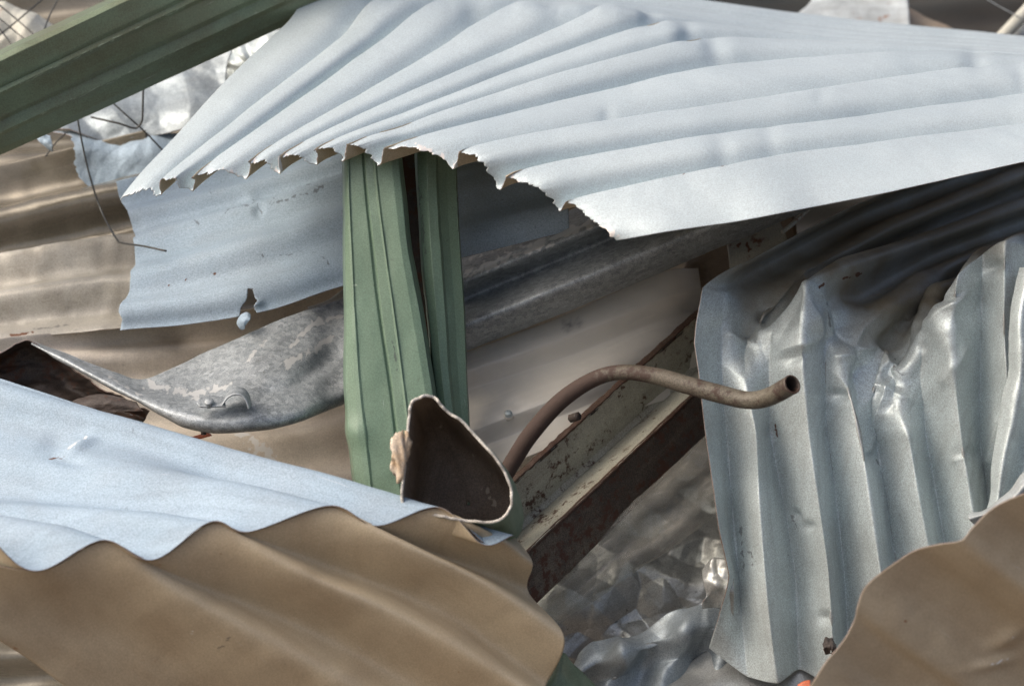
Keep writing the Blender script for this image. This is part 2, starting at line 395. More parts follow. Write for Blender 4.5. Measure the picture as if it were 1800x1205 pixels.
M['rim'] = metal('bare_cut_edge', (0.36, 0.30, 0.27), (0.20, 0.14, 0.11), 0.2, 0.55, 0.2, rust=0.35, bump=0.2, seed=59)
M['rim_pale'] = metal('pale_cut_edge', (0.62, 0.60, 0.55), (0.5, 0.46, 0.40), 0.0, 0.6, 0.2, dirt=0.3, rust=0.15, bump=0.4, seed=61)
M['duct_in'] = metal('stained_duct_inside', (0.30, 0.25, 0.20), (0.22, 0.18, 0.14), 0.0, 0.6, 0.15, dirt=0.5, dirt_col=(0.11, 0.085, 0.065), bump=0.4, rust=0.1, pale_col=(0.45, 0.40, 0.32), seed=67)
M['foam'] = metal('flaking_filler', (0.72, 0.62, 0.50), (0.64, 0.46, 0.28), 0.0, 0.7, 0.15, bump=0.9, dirt=0.3, seed=71, alt_scale=40)
M['wire'] = metal('grey_wire', (0.10, 0.11, 0.11), (0.07, 0.07, 0.065), 0.5, 0.45, 0.2, bump=0.2, seed=73)
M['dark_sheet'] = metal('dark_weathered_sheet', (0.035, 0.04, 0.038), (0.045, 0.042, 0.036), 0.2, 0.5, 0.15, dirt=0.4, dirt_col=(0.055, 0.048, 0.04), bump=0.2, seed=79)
M['tan'] = metal('tan_sheet', (0.36, 0.29, 0.21), (0.28, 0.22, 0.16), 0.0, 0.55, 0.12, dirt=0.5, dirt_col=(0.18, 0.14, 0.10), bump=0.15, seed=83)
M['cream'] = metal('flaking_cream_paint', (0.55, 0.55, 0.48), (0.46, 0.45, 0.38), 0.0, 0.5, 0.12, rust=0.32, rust_col=(0.16, 0.08, 0.05), bump=0.3, seed=89)
M['plate'] = metal('stained_white_plate', (0.52, 0.58, 0.60), (0.44, 0.49, 0.51), 0.1, 0.4, 0.1, dirt=0.5, dirt_col=(0.20, 0.20, 0.19), rust=0.2, rust_col=(0.16, 0.09, 0.06), bump=0.15, seed=97)
M['orange'] = metal('orange_plastic', (0.60, 0.15, 0.06), (0.5, 0.12, 0.05), 0.0, 0.5, 0.1, bump=0.2)
M['earth'] = metal('bare_earth', (0.16, 0.12, 0.085), (0.11, 0.085, 0.06), 0.0, 0.9, 0.25, bump=1.0, seed=101, alt_scale=3)
M['clear'] = plastic('clear_polycarbonate', (0.95, 0.915, 0.83), 0.84, 0.25, 0.28)
M['clear_thin'] = plastic('clear_plastic_strip', (0.58, 0.57, 0.53), 0.26, 0.12, 0.5)
SIL = (M['silver'], M['beige'], M['rim'])
BLU = (M['silver_blue'], M['beige'], M['rim'])
ZN = (M['zinc'], M['zinc_dull'], M['rim'])
ZD = (M['zinc_dull'], M['zinc_dull'], M['rim'])

# ------------------------------------------------------------------ ground
g = bpy.data.meshes.new('ground')
gn = 60; gx = np.linspace(-1, 1, gn); gx = np.sign(gx)*np.abs(gx)**3*60
GX, GY = np.meshgrid(gx, gx, indexing='ij')
GZ = 0.03*fbm(GX*3, GY*3, 5)
GI = np.arange(gn*gn).reshape(gn, gn)
GF = np.stack([GI[:-1, :-1], GI[1:, :-1], GI[1:, 1:], GI[:-1, 1:]], -1).reshape(-1, 4)
ground = link_mesh('ground', np.stack([GX, GY, GZ], -1).reshape(-1, 3), GF, [M['earth']])
tag(ground, 'bare brown earth under the scrap heap', 'ground', kind='structure')

exec_parts = []
# ================================================================== LARGE SHEETS
# --- big fanned silver sheet across the top
A_ = [(205,357,.00),(300,255,.08),(400,145,.18),(500,50,.27),(590,-35,.35),(850,-60,.45),(1250,3,.50),(1500,36,.52),(1800,65,.52),(1950,80,.52)]
R1 = [(277,333,-.01),(380,250,.06),(490,163,.14),(600,77,.22),(680,4,.30),(900,-25,.40),(1250,14,.46),(1500,46,.48),(1800,72,.48),(1950,86,.48)]
R2 = [(333,323,-.01),(440,248,.05),(550,171,.13),(670,83,.21),(777,10,.29),(950,-8,.38),(1250,24,.43),(1500,56,.45),(1800,78,.45),(1950,92,.45)]
R3 = [(427,297,-.01),(540,232,.05),(650,169,.12),(770,98,.19),(880,31,.27),(1020,6,.35),(1270,34,.40),(1500,64,.42),(1800,84,.42),(1950,97,.42)]
R4 = [(483,287,-.015),(600,230,.04),(720,174,.10),(860,113,.17),(1050,30,.27),(1120,22,.33),(1290,46,.37),(1500,72,.39),(1800,90,.39),(1950,102,.39)]
R5 = [(545,275,-.02),(660,230,.03),(780,184,.08),(930,126,.15),(1127,57,.24),(1200,47,.29),(1333,60,.33),(1560,84,.35),(1800,97,.35),(1950,106,.35)]
R6 = [(600,267,-.025),(720,228,.02),(850,184,.07),(1020,131,.13),(1190,85,.20),(1250,77,.235),(1420,82,.28),(1600,91,.31),(1800,103,.31),(1950,110,.31)]
R7 = [(667,270,-.03),(800,238,.01),(930,206,.05),(1080,169,.10),(1200,140,.14),(1330,122,.18),(1480,110,.22),(1650,103,.26),(1800,110,.27),(1950,114,.27)]
R8 = [(800,278,-.05),(920,254,-.02),(1040,232,.01),(1150,215,.04),(1270,198,.07),(1400,178,.10),(1530,158,.14),(1680,136,.18),(1800,125,.20),(1950,115,.21)]
R9 = [(880,317,-.065),(990,296,-.04),(1100,277,-.02),(1210,258,.005),(1330,242,.03),(1450,227,.05),(1560,213,.075),(1690,196,.10),(1800,180,.12),(1950,160,.13)]
R10 = [(990,363,-.08),(1090,343,-.06),(1190,322,-.04),(1300,300,-.02),(1400,283,0),(1500,270,.015),(1600,258,.03),(1700,246,.045),(1800,233,.055),(1950,213,.06)]
E_ = [(1080,428,-.10),(1170,416,-.09),(1270,402,-.07),(1370,385,-.055),(1450,370,-.04),(1540,353,-.03),(1620,336,-.02),(1710,316,-.01),(1800,297,0),(1950,265,.01)]
def top_amp(U, V, X, Y):
    a = 0.0100+0.0030*np.clip((V*11-6)/2, 0, 1)
    back = np.clip((V*11-5.5)/-1.5, 0, 1)*np.clip((U*9-4.2)/0.8, 0, 1)
    a = a*(1-0.72*back)
    a = a*np.clip(0.45+V*11*0.5, 0, 1)
    return a
def top_fn(X, Y, U, V):
    r = 0.0010*fbm(X/90, Y/60, 4, 3)
    fold = np.exp(-((U*9-4.1+0.10*np.sin(V*40))/0.35)**2)*np.clip((6.4-V*11)/1.0, 0, 1)
    r += fold*0.006*crumple(X, Y, 90, 6)
    r += -0.006*np.exp(-(U*9/0.22))*(0.6+0.4*fbm(V*60, U*3, 2))
    r += 0.0022*np.exp(-(U*9/0.15))*crumple(X, Y, 22, 9)
    return r
def top_rag(v, u0, u1):
    n = 0.0045*fbm(v*70, v*0+1, 3, 4)+0.0028*vnoise(v*210, v*0, 9)+0.0020*vnoise(v*470, v*0, 19)
    return np.clip(0.008+n, 0, 1), u1
for r_, t_ in ((A_, .69), (R1, .66), (R2, .63), (R3, .59), (R4, .55), (R5, .50), (R6, .44), (R7, .37), (R8, .29), (R9, .20), (R10, .11), (E_, .01)):
    dd_ = t_ - r_[8][2]
    for i_ in range(10):
        x_, y_, d_ = r_[i_]; r_[i_] = (x_, y_, d_ + dd_*min(1, max(0, i_-0.5)/7.5))
for r_, k_ in ((R8, .35), (R9, .6), (R10, .85), (E_, 1.05)):
    for i_ in range(10):
        x_, y_, d_ = r_[i_]; r_[i_] = (x_, y_, d_ - 0.085*k_*min(1, (i_+2)/5))
top = sheet('corrugated_sheet', [A_,R1,R2,R3,R4,R5,R6,R7,R8,R9,R10,E_], SIL,
    'large silver corrugated sheet fanned across the top of the heap, its cut edge ragged', 'metal sheet',
    group='corrugated metal sheets in the heap', phases=[0,1,2,3,4,5,6,7,8,9,10,10.55], amp=top_amp, skew=0.88, power=2.9, thick=.0008, nu=320, nv=860, fn=top_fn, ragged=top_rag,
    dents=[(a1, a2, 1.3*a3, 0.62*a4, a5, a6) for a1, a2, a3, a4, a5, a6 in [(835,22,18,-.009,1.5,-10),(1252,92,24,-.008,.7,-55),(1142,40,18,-.007,.8,-55),(1208,68,20,-.008,.75,-55),(1715,118,22,-.007,.8,-50),(1800,150,22,-.006,.7,-60),
           (1068,210,10,-.003,1.3,-30),(1272,278,26,-.005,.8,-45),(1352,255,22,-.003,.8,-30),(1440,185,14,-.002,1,0),(700,250,18,-.003,2,-25),(960,150,40,.002,2,-20),(1500,240,50,-.002,1.5,-10)]],
    marks=[('rust',[(1268,303),(1287,298)],3.5),('rust',[(1200,318),(1212,312)],2),
           ('pale',[(250,345),(330,335),(430,300),(540,285),(640,280),(730,275),(800,285)],16),('pale',[(900,330),(950,365),(1010,385),(1070,415)],22)]
        + [('rust',[(x, y)],3.0) for x, y in ((275,344),(330,345),(440,308),(505,296),(540,288),(600,278),(690,275),(760,290),(850,322))])

# --- second sheet below it, left of and behind the green post
def crow(pts, d): return [(x, y, d) for x, y in pts]
low = sheet('corrugated_sheet', [
    crow([(195,325),(330,295),(470,262),(600,230),(800,180),(1000,130)], .345),
    crow([(222,380),(330,354),(470,320),(600,285),(800,232),(1000,180)], .30),
    crow([(230,425),(330,397),(470,359),(600,316),(800,262),(1000,212)], .26),
    crow([(226,486),(330,461),(470,420),(600,380),(800,328),(1000,285)], .205),
    crow([(208,542),(330,527),(470,498),(600,458),(800,410),(1000,362)], .165),
    crow([(205,575),(330,566),(470,542),(600,499),(800,452),(1000,402)], .150)], BLU,
    'flat pale blue corrugated sheet with a torn hole and rust specks, behind the green post', 'metal sheet', group='corrugated metal sheets in the heap',
    phases=[0,1,2,3,4,4.45], amp=.0058, nu=420, nv=200,
    ragged=lambda v, u0, u1: (np.clip(0.010+0.010*fbm(v*12, v*0, 8, 4), 0, 1), u1),
    fn=lambda X, Y, U, V: 0.0012*fbm(X/60, Y/40, 2, 3)+0.0025*np.exp(-U/0.03)*crumple(X, Y, 30, 3),
    holes=[[(436,512),(446,511),(451,528),(446,537),(449,548),(436,556),(424,566),(416,558),(424,540),(434,530)]],
    dents=[(455,372,12,-.004,.7,70),(440,345,12,.003,1.5,0),(452,532,12,.005,.6,80),(505,395,24,-.003,2.5,-15),(232,395,20,-.006,1.2,40)],
    marks=[('rust',[(325,487),(334,484)],3.2),('rust',[(370,475),(376,476)],3),('rust',[(425,463),(430,461)],3.5),('rust',[(431,478)],3.5),('rust',[(294,494)],2.5),('rust',[(460,459)],2),
           ('scuff',[(395,385),(404,370),(430,367),(452,360)],3),('scuff',[(445,348),(455,362),(458,375)],3),('scuff',[(476,362),(495,340),(540,330),(570,332),(530,348),(480,362)],2.6),
           ('scuff',[(450,445),(480,448),(520,440),(550,440),(575,460),(580,470)],1.6),('scuff',[(370,328),(373,351)],2),('scuff',[(340,392),(348,396)],3),('scuff',[(860,352),(885,345)],3),
           ])
sheet('torn_tab', [[(418,560,.135),(424,552,.128),(434,548,.124),(441,552,.122)],[(416,568,.128),(422,562,.118),(433,556,.114),(440,560,.112)],[(420,576,.126),(427,570,.116),(430,566,.113),(436,566,.114)],[(425,580,.13),(430,578,.122),(431,573,.118),(433,570,.118)]],
      (M['silver_blue'], M['beige'], M['rim']), parent=low, nu=20, nv=20)

# --- bottom left blue sheet with wavy cut edge
def brow(pts, d0, d1):
    n = len(pts); return [(x, y, d0+(d1-d0)*i/(n-1)) for i, (x, y) in enumerate(pts)]
edge = {}
blue_rows = [
    brow([(0,668),(300,764),(600,853),(902,940)], .02, -.215),
    brow([(-60,672),(250,768),(550,862),(850,953)], .0, -.225),
    brow([(-110,652),(180,735),(480,820),(772,892)], -.03, -.235),
    brow([(-110,735),(170,765),(420,842),(665,921)], -.07, -.25),
    brow([(-110,808),(130,824),(350,850),(580,889)], -.10, -.265),
    brow([(-110,855),(80,868),(260,896),(440,932)], -.14, -.28),
    brow([(-110,888),(60,900),(220,909),(370,918)], -.17, -.295),
    brow([(-110,905),(20,922),(150,948),(270,981)], -.20, -.31),
    brow([(-110,905),(-20,915),(80,932),(180,950)], -.23, -.325),
    brow([(-130,945),(-70,962),(0,982),(62,1001)], -.27, -.34),
    brow([(-150,918),(-110,922),(-70,928),(-30,936)], -.30, -.355)]
sheet('corrugated_sheet', blue_rows, BLU, 'pale blue corrugated sheet with smooth wavy edge over the brown sheet, lower left', 'metal sheet',
    group='corrugated metal sheets in the heap', nu=200, nv=360, fn=lambda X, Y, U, V: 0.0015*fbm(X/120, Y/60, 12, 3),
    phases=[.8,.5,0,-.5,-1,-1.5,-2,-2.5,-3,-3.5,-4], amp=lambda U, V, X, Y: 0.008*np.clip((1-U)*4, 0.15, 1),
    dents=[(140,780,14,.006,2.4,-40),(125,815,16,-.005,2.5,10),(95,775,24,-.004,1.2,-30)],
    marks=[('rust',[(85,812),(118,806)],2.2),('pale',[(150,762),(120,795)],4)])
bs = [(0,0)]*0
bcol = [
    [(-120,960),(-60,1080),(60,1165),(190,1262)],
    [(62,1001),(170,1090),(330,1190),(450,1270)],
    [(180,950),(300,1040),(500,1150),(700,1270)],
    [(270,981),(420,1050),(600,1130),(860,1270)],
    [(370,918),(520,1005),(720,1095),(945,1225)],
    [(440,932),(600,1000),(790,1080),(962,1200)],
    [(580,889),(710,958),(860,1030),(992,1118)],
    [(665,921),(760,970),(850,1005),(929,1040)],
    [(772,892),(835,925),(890,955),(936,988)],
    [(850,953),(872,952),(890,949),(906,944)]]
bd = [-.352,-.337,-.322,-.307,-.292,-.277,-.262,-.247,-.232,-.222]
beige_rows = []
for i, (pts, d) in enumerate(zip(bcol, bd)):
    s = -0.021 if i % 2 == 0 else 0.021
    end = -.20+0.006*i
    beige_rows.append([(x, y+(2 if k == 0 else 0), d+0.002+(end-d)*(k/3)+(s if k else 0)) for k, (x, y) in enumerate(pts)])
sheet('corrugated_sheet', beige_rows, (M['beige'], M['silver_blue'], M['rim']), 'brown backed corrugated sheet in shadow filling the lower left corner', 'metal sheet',
    group='corrugated metal sheets in the heap', nu=160, nv=260, fn=lambda X, Y, U, V: 0.002*fbm(X/110, Y/80, 22, 3)*np.clip(U*6, 0, 1),
    marks=[('rust',[(25,1140),(35,1165)],6),('rust',[(845,1168)],5),('rust',[(640,1160)],4),('rust',[(390,972)],3),('scuff',[(378,1148),(395,1135),(405,1120)],4),('rust',[(470,1068)],4),('rust',[(730,1120)],3.5),('rust',[(205,1010)],3),('pale',[(337,1095),(338,1130)],3)])

# --- bottom right beige sheet
out_r = [(1990,800),(1860,845),(1800,868),(1745,893),(1712,925),(1690,950),(1650,958),(1605,970),(1560,998),(1522,1030),(1507,1065),(1500,1092),(1475,1135),(1450,1165),(1415,1215),(1370,1260)]
rr = []
for i, (x, y) in enumerate(out_r):
    s = 0.011*math.cos(math.pi*(i-3)/2.2)
    rr.append([(x, y, -.42+s*0.5), (x+70, y+55, -.385+s), (x+190, y+140, -.33+s), (x+420, y+300, -.22+s)])
sheet('corrugated_sheet', rr, (M['beige'], M['silver_blue'], M['rim']), 'tan corrugated sheet with a curved edge in the lower right corner', 'metal sheet',
    group='corrugated metal sheets in the heap', nu=140, nv=260, fn=lambda X, Y, U, V: 0.0025*fbm(X/110, Y/80, 32, 3),
    dents=[(1770,1120,18,.006,2.5,-30),(1745,1165,12,.005,4,-15)], marks=[('pale',[(1775,1110),(1790,1130)],4),('pale',[(1735,1168),(1790,1150)],3),('rust',[(1590,1090)],4),('rust',[(1700,1010)],3)])

# --- crumpled zinc sheet on the right
far, mid = {}, {}
CZ = [
 [(1800,240,.55),(1500,355,.28),(1290,467,.06),(1236,505,-.012),(1222,600,-.03),(1243,760,-.035),(1256,880,-.035),(1280,1010,-.03),(1263,1085,-.015),(1245,1140,0)],
 [(1820,262,.56),(1520,380,.30),(1322,482,.085),(1272,520,.012),(1268,640,.0),(1277,760,.002),(1286,880,.005),(1298,1010,.005),(1306,1110,.004),(1314,1189,0)],
 [(1850,285,.54),(1560,404,.28),(1392,512,.085),(1312,602,.020),(1310,665,-.012),(1312,760,-.03),(1318,880,-.035),(1328,1010,-.037),(1338,1110,-.034),(1350,1200,-.025)],
 [(1880,302,.56),(1590,424,.30),(1440,486,.10),(1362,565,.006),(1352,650,.0),(1354,760,.004),(1377,880,.010),(1398,1010,.012),(1402,1110,.010),(1406,1176,.008)],
 [(1910,320,.54),(1620,428,.27),(1490,468,.07),(1418,496,-.022),(1410,620,-.038),(1405,760,-.032),(1422,880,-.036),(1440,1010,-.036),(1446,1110,-.035),(1452,1215,-.03)],
 [(1940,338,.56),(1650,445,.29),(1525,515,.10),(1458,525,.0),(1450,640,.0),(1454,760,.006),(1470,880,.010),(1484,1010,.010),(1490,1110,.010),(1494,1230,.01)],
 [(1970,355,.54),(1680,466,.28),(1560,542,.085),(1500,614,.010),(1492,680,-.02),(1495,760,-.03),(1513,880,-.035),(1532,1010,-.035),(1542,1110,-.035),(1548,1230,-.03)],
 [(2000,370,.56),(1720,482,.30),(1605,548,.10),(1542,642,.034),(1530,700,.012),(1538,760,.012),(1558,880,.010),(1578,1010,.01),(1590,1110,.01),(1600,1230,.01)],
 [(2030,385,.55),(1745,482,.28),(1648,522,.10),(1584,646,.034),(1574,705,.0),(1580,765,-.024),(1600,880,-.03),(1625,1010,-.03),(1640,1110,-.03),(1655,1230,-.03)],
 [(2060,400,.56),(1770,486,.29),(1668,530,.085),(1626,582,.005),(1618,660,.01),(1627,760,.012),(1648,880,.015),(1670,1010,.015),(1690,1110,.015),(1710,1230,.015)],
 [(2090,410,.54),(1805,436,.27),(1732,452,.08),(1684,482,-.03),(1672,600,-.034),(1672,760,-.03),(1690,880,-.03),(1715,1010,-.03),(1735,1110,-.03),(1755,1230,-.03)],
 [(2120,425,.56),(1850,442,.28),(1772,442,.085),(1728,446,-.008),(1725,600,.015),(1722,760,.015),(1736,880,.015),(1760,1010,.015),(1785,1110,.015),(1805,1230,.015)],
 [(2150,440,.54),(1900,432,.27),(1812,424,.07),(1768,424,-.04),(1765,580,-.042),(1760,760,-.035),(1776,880,-.035),(1800,1010,-.035),(1825,1110,-.035),(1850,1230,-.03)],
 [(2200,450,.56),(1950,442,.28),(1860,436,.09),(1815,430,.0),(1810,600,.01),(1805,760,.01),(1822,880,.01),(1850,1010,.01),(1870,1110,.01),(1900,1230,.01)],
 [(2250,460,.54),(2000,440,.27),(1910,425,.07),(1865,420,-.03),(1860,600,-.035),(1855,760,-.03),(1870,880,-.03),(1900,1010,-.03),(1925,1110,-.03),(1950,1230,-.03)]]
for k_ in range(15):
    CZ[k_] = CZ[k_][:5] + [(x, y, (d+0.010)*1.35-0.010) for x, y, d in CZ[k_][5:]]
for k_ in range(2, 14, 2):
    CZ[k_] = CZ[k_][:5] + [(x+17, y, d) for x, y, d in CZ[k_][5:]]
def cz_fn(X, Y, U, V):
    uu = U*9
    fold = np.exp(-((uu-3.4)/0.55)**2)
    loc = np.exp(-((X-1560)/80)**2-((Y-640)/100)**2)
    r = fold*0.0060*crumple(X, Y, 95, 15)
    r += loc*0.015*crumple(X+30, Y, 78, 27)
    r += 0.0016*crumple(X, Y, 160, 31)*np.clip((uu-3)/1.0, 0, 1)
    r += 0.0010*fbm(X/60, Y/90, 14, 2)
    r += (0.0028*loc+0.0010*fold)*crumple(X, Y+11, 27, 33)
    r += 0.0010*crumple(X, Y, 60, 37)*np.clip((uu-3.2)/0.6, 0, 1)
    r += 0.004*np.clip((uu-8.3)/0.7, 0, 1)*crumple(X, Y, 60, 44)
    return r
CREASE = [([(1285,587),(1303,597),(1333,600),(1338,578)],8,.004),([(1413,497),(1420,527),(1440,587),(1413,607),(1380,617)],14,.005),
    ([(1467,523),(1480,580),(1500,613),(1507,653),(1513,717),(1533,797)],13,-.009),([(1500,613),(1510,577),(1560,547),(1643,510)],13,.008),
    ([(1507,617),(1537,610),(1560,647),(1587,657)],10,.007),([(1587,663),(1603,627),(1620,580),(1667,543),(1693,517)],12,.007),
    ([(1520,707),(1533,683),(1560,687),(1593,700)],12,.006),([(1560,693),(1540,743),(1535,790)],10,.006),([(1663,667),(1690,613)],10,.005),
    ([(1640,537),(1690,515)],9,-.006),([(1470,625),(1502,632)],8,.004),([(1680,805),(1705,800)],9,.005),([(1740,810),(1755,740)],8,.004)]
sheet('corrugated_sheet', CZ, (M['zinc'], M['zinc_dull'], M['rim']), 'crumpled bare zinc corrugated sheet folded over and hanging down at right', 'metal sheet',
    group='corrugated metal sheets in the heap', nu=420, nv=420, fn=cz_fn, thick=.0011, creases=CREASE, vmix=0.7, umix=0.65, phases=[k_/2 for k_ in range(15)], amp=lambda U, V, X, Y: 0.013*np.clip((2.9-U*9)/0.8, 0, 1), grime_shade=lambda X, Y, U, V: np.clip((3.05-U*9+0.5*fbm(X/40, Y/40, 61))/0.8, 0, 1)*0.95,  # shade under the top sheet painted brown onto the folded-over part
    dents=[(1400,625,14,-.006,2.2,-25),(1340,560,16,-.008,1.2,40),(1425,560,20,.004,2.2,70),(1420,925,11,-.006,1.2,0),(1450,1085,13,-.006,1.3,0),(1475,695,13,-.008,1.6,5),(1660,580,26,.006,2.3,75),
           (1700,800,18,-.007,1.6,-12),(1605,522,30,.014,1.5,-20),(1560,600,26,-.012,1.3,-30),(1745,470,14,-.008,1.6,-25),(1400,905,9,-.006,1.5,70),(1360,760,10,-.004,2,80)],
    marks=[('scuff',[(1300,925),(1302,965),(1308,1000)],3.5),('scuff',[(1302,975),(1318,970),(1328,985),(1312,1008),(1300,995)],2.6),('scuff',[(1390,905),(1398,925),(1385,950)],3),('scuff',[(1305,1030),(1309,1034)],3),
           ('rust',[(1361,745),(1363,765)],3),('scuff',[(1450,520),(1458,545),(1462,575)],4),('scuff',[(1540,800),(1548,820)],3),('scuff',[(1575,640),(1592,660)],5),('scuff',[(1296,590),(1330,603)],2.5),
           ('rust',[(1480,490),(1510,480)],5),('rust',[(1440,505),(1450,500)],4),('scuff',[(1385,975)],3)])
sheet('corrugated_sheet', [
    [(1792,470,-.045),(1776,560,-.06),(1773,640,-.066),(1757,735,-.068),(1741,810,-.066),(1733,890,-.06),(1715,960,-.05)],
    [(1812,470,-.06),(1795,560,-.085),(1797,640,-.09),(1782,735,-.095),(1765,810,-.095),(1752,890,-.09),(1735,960,-.08)],
    [(1835,470,-.04),(1822,560,-.055),(1828,640,-.055),(1815,735,-.06),(1800,810,-.06),(1785,890,-.055),(1768,960,-.05)],
    [(1880,470,-.06),(1868,560,-.085),(1870,640,-.09),(1860,735,-.09),(1850,810,-.09),(1840,890,-.09),(1820,960,-.08)]],
    (M['zinc'], M['zinc_dull'], M['rim']), 'narrow bright zinc sheet overlapping the crumpled one at the right edge', 'metal sheet', group='corrugated metal sheets in the heap',
    nu=140, nv=70, fn=lambda X, Y, U, V: 0.006*crumple(X, Y, 80, 61)+0.001*fbm(X/30, Y/30, 3))
sheet('metal_strip', [[(1700,905,-.10),(1742,890,-.11),(1775,860,-.12),(1810,815,-.12),(1850,760,-.12)],[(1703,912,-.115),(1750,896,-.13),(1785,872,-.14),(1822,830,-.14),(1870,775,-.14)],[(1715,925,-.10),(1765,908,-.12),(1800,890,-.12),(1850,850,-.12),(1900,800,-.12)]],
    (M['plate'], M['zinc'], M['rim']), 'bright curled metal strip just above the tan sheet at right', 'metal strip', nu=60, nv=20, fn=lambda X, Y, U, V: 0.003*crumple(X, Y, 30, 71))

# ================================================================== LEFT AND CENTRE LAYERS BEHIND
sheet('corrugated_sheet', [
    brow([(-80,318),(40,293),(140,268),(260,240)], .47, .47), brow([(-80,352),(40,330),(140,308),(260,280)], .44, .44),
    brow([(-80,400),(40,372),(140,352),(260,325)], .41, .41), brow([(-80,440),(40,420),(140,398),(260,372)], .39, .39), brow([(-80,478),(40,456),(140,441),(260,420)], .37, .37)],
    (M['brown_gloss'], M['brown_gloss'], M['rim']), 'glossy dark brown corrugated sheet under the green beam at left', 'roof sheet', phases=[0.1,.5,.95,1.4,1.8], amp=.016, nu=120, nv=120,
    fn=lambda X, Y, U, V: 0.003*fbm(X/90, Y/60, 42, 3))
sheet('corrugated_sheet', [
    brow([(-80,470),(40,448),(140,432),(280,415)], .345, .33), brow([(-80,505),(40,487),(140,470),(280,455)], .315, .30),
    brow([(-80,545),(40,525),(140,512),(280,500)], .285, .28), brow([(-80,580),(40,566),(140,556),(280,548)], .265, .26), brow([(-80,612),(40,600),(140,590),(280,578)], .25, .25)],
    (M['grime_shade'], M['grime_shade'], M['rim']), 'grimy pale corrugated sheet below the dark brown one at left', 'roof sheet', phases=[0,.5,1.1,1.6,2.0], amp=.011, nu=120, nv=120,
    fn=lambda X, Y, U, V: 0.003*fbm(X/70, Y/50, 46, 3)+0.002*np.exp(-((X-190)/22)**2)*crumple(X, Y, 40, 5), marks=[('scuff',[(60,580),(120,572)],5),('rust',[(20,597),(60,590)],4)])
sheet('roof_sheet', [
    brow([(-80,610),(60,592),(205,576),(450,545),(620,492),(900,400),(1280,270)], .180, .50),
    brow([(-80,632),(60,618),(205,611),(450,590),(620,545),(900,465),(1280,340)], .168, .47),
    brow([(-80,680),(60,668),(205,660),(450,640),(620,600),(900,525),(1280,410)], .160, .44),
    brow([(-80,720),(60,715),(205,710),(450,700),(620,665),(900,600),(1280,490)], .145, .40),
    brow([(-80,770),(60,768),(205,762),(450,760),(620,735),(900,680),(1280,570)], .120, .36),
    brow([(-80,830),(60,826),(205,818),(450,815),(620,800),(900,760),(1280,650)], .075, .32),
    brow([(-80,900),(60,896),(205,890),(450,890),(620,880),(900,850),(1280,740)], .02, .28),
    brow([(-80,980),(60,975),(205,970),(450,970),(620,965),(900,940),(1280,830)], -.03, .24)],
    (M['beige_pale'], M['beige_pale'], M['rim_pale']), 'long cream fibreglass roof sheet lying under the bent gutter', 'roof sheet', phases=[0,.7,1.4,2.1,2.8,3.5,4.2,5], amp=.007, nu=320, nv=220,
    fn=lambda X, Y, U, V: 0.003*fbm(X/120, Y/60, 52, 3)+0.004*np.exp(-((X-80)/40)**2)*crumple(X, Y, 40, 8),
    marks=[('rust',[(211,639)],2.5),('rust',[(600,1000)],2),('pale',[(420,770),(480,800)],20)])
sheet('paint_patch', [brow([(322,770),(345,765),(365,758)], .10, .10), brow([(330,776),(350,770),(372,764)], .09, .09)], (M['orange'], M['orange'], M['orange']), nu=12, nv=8,
    label='small orange scrap under the gutter bend', cat='scrap')
sheet('roof_sheet', [brow([(540,540),(575,528),(610,505),(680,480)], .26, .26), brow([(550,552),(585,540),(615,527),(680,510)], .25, .25), brow([(560,562),(590,552),(620,545),(690,535)], .245, .245)],
    (M['plate'], M['plate'], M['rim_pale']), 'small white sheet corner beside the green post above the gutter', 'roof sheet', nu=30, nv=20)

# clear polycarbonate right of the post
poly = sheet('polycarbonate_sheet', [
    [(x, y, d) for x, y, d in r] for r in [
    [(760,640,.175),(820,618,.175),(1000,550,.185),(1160,480,.205),(1228,470,.25)],
    [(765,672,.152),(825,650,.152),(1000,590,.163),(1150,530,.185),(1232,505,.235)],
    [(768,705,.158),(827,684,.158),(1000,625,.170),(1150,568,.192),(1236,545,.24)],
    [(770,745,.136),(828,722,.136),(1000,662,.148),(1140,610,.186),(1240,585,.235)],
    [(772,782,.122),(828,758,.122),(1000,692,.134),(1130,640,.182),(1245,612,.23)],
    [(774,812,.130),(830,792,.130),(1000,725,.142),(1130,672,.190),(1250,640,.24)],
    [(778,862,.100),(834,840,.100),(1000,772,.122),(1130,715,.180),(1255,680,.235)]]],
    (M['clear'], M['clear'], M['clear']), 'clear polycarbonate corrugated sheet under the galvanised gutter', 'roof sheet', vmix=0.6, nu=160, nv=160, thick=.0016,
    fn=lambda X, Y, U, V: 0.0025*fbm(X/80, Y/50, 62, 3), marks=[('scuff',[(1000,572),(1015,568)],13)])
def screw(p, r, mat, parent, name='screw', h=.004):
    c = W(np.array(p)); n = (CAMP-c); n = n/np.linalg.norm(n)*0.6+np.array([-.1, 0, .8]); n /= np.linalg.norm(n)
    return tube(name, [c-n*h*0.3, c+n*h*0.3, c+n*h*0.8, c+n*h], [r, r, r*0.93, r*0.6], [mat], parent, n=16, m=18, world_pts=True)
screw((894,730,.130), .008, M['clear'], poly); screw((894,730,.127), .005, M['zinc'], poly, 'screw', .007)

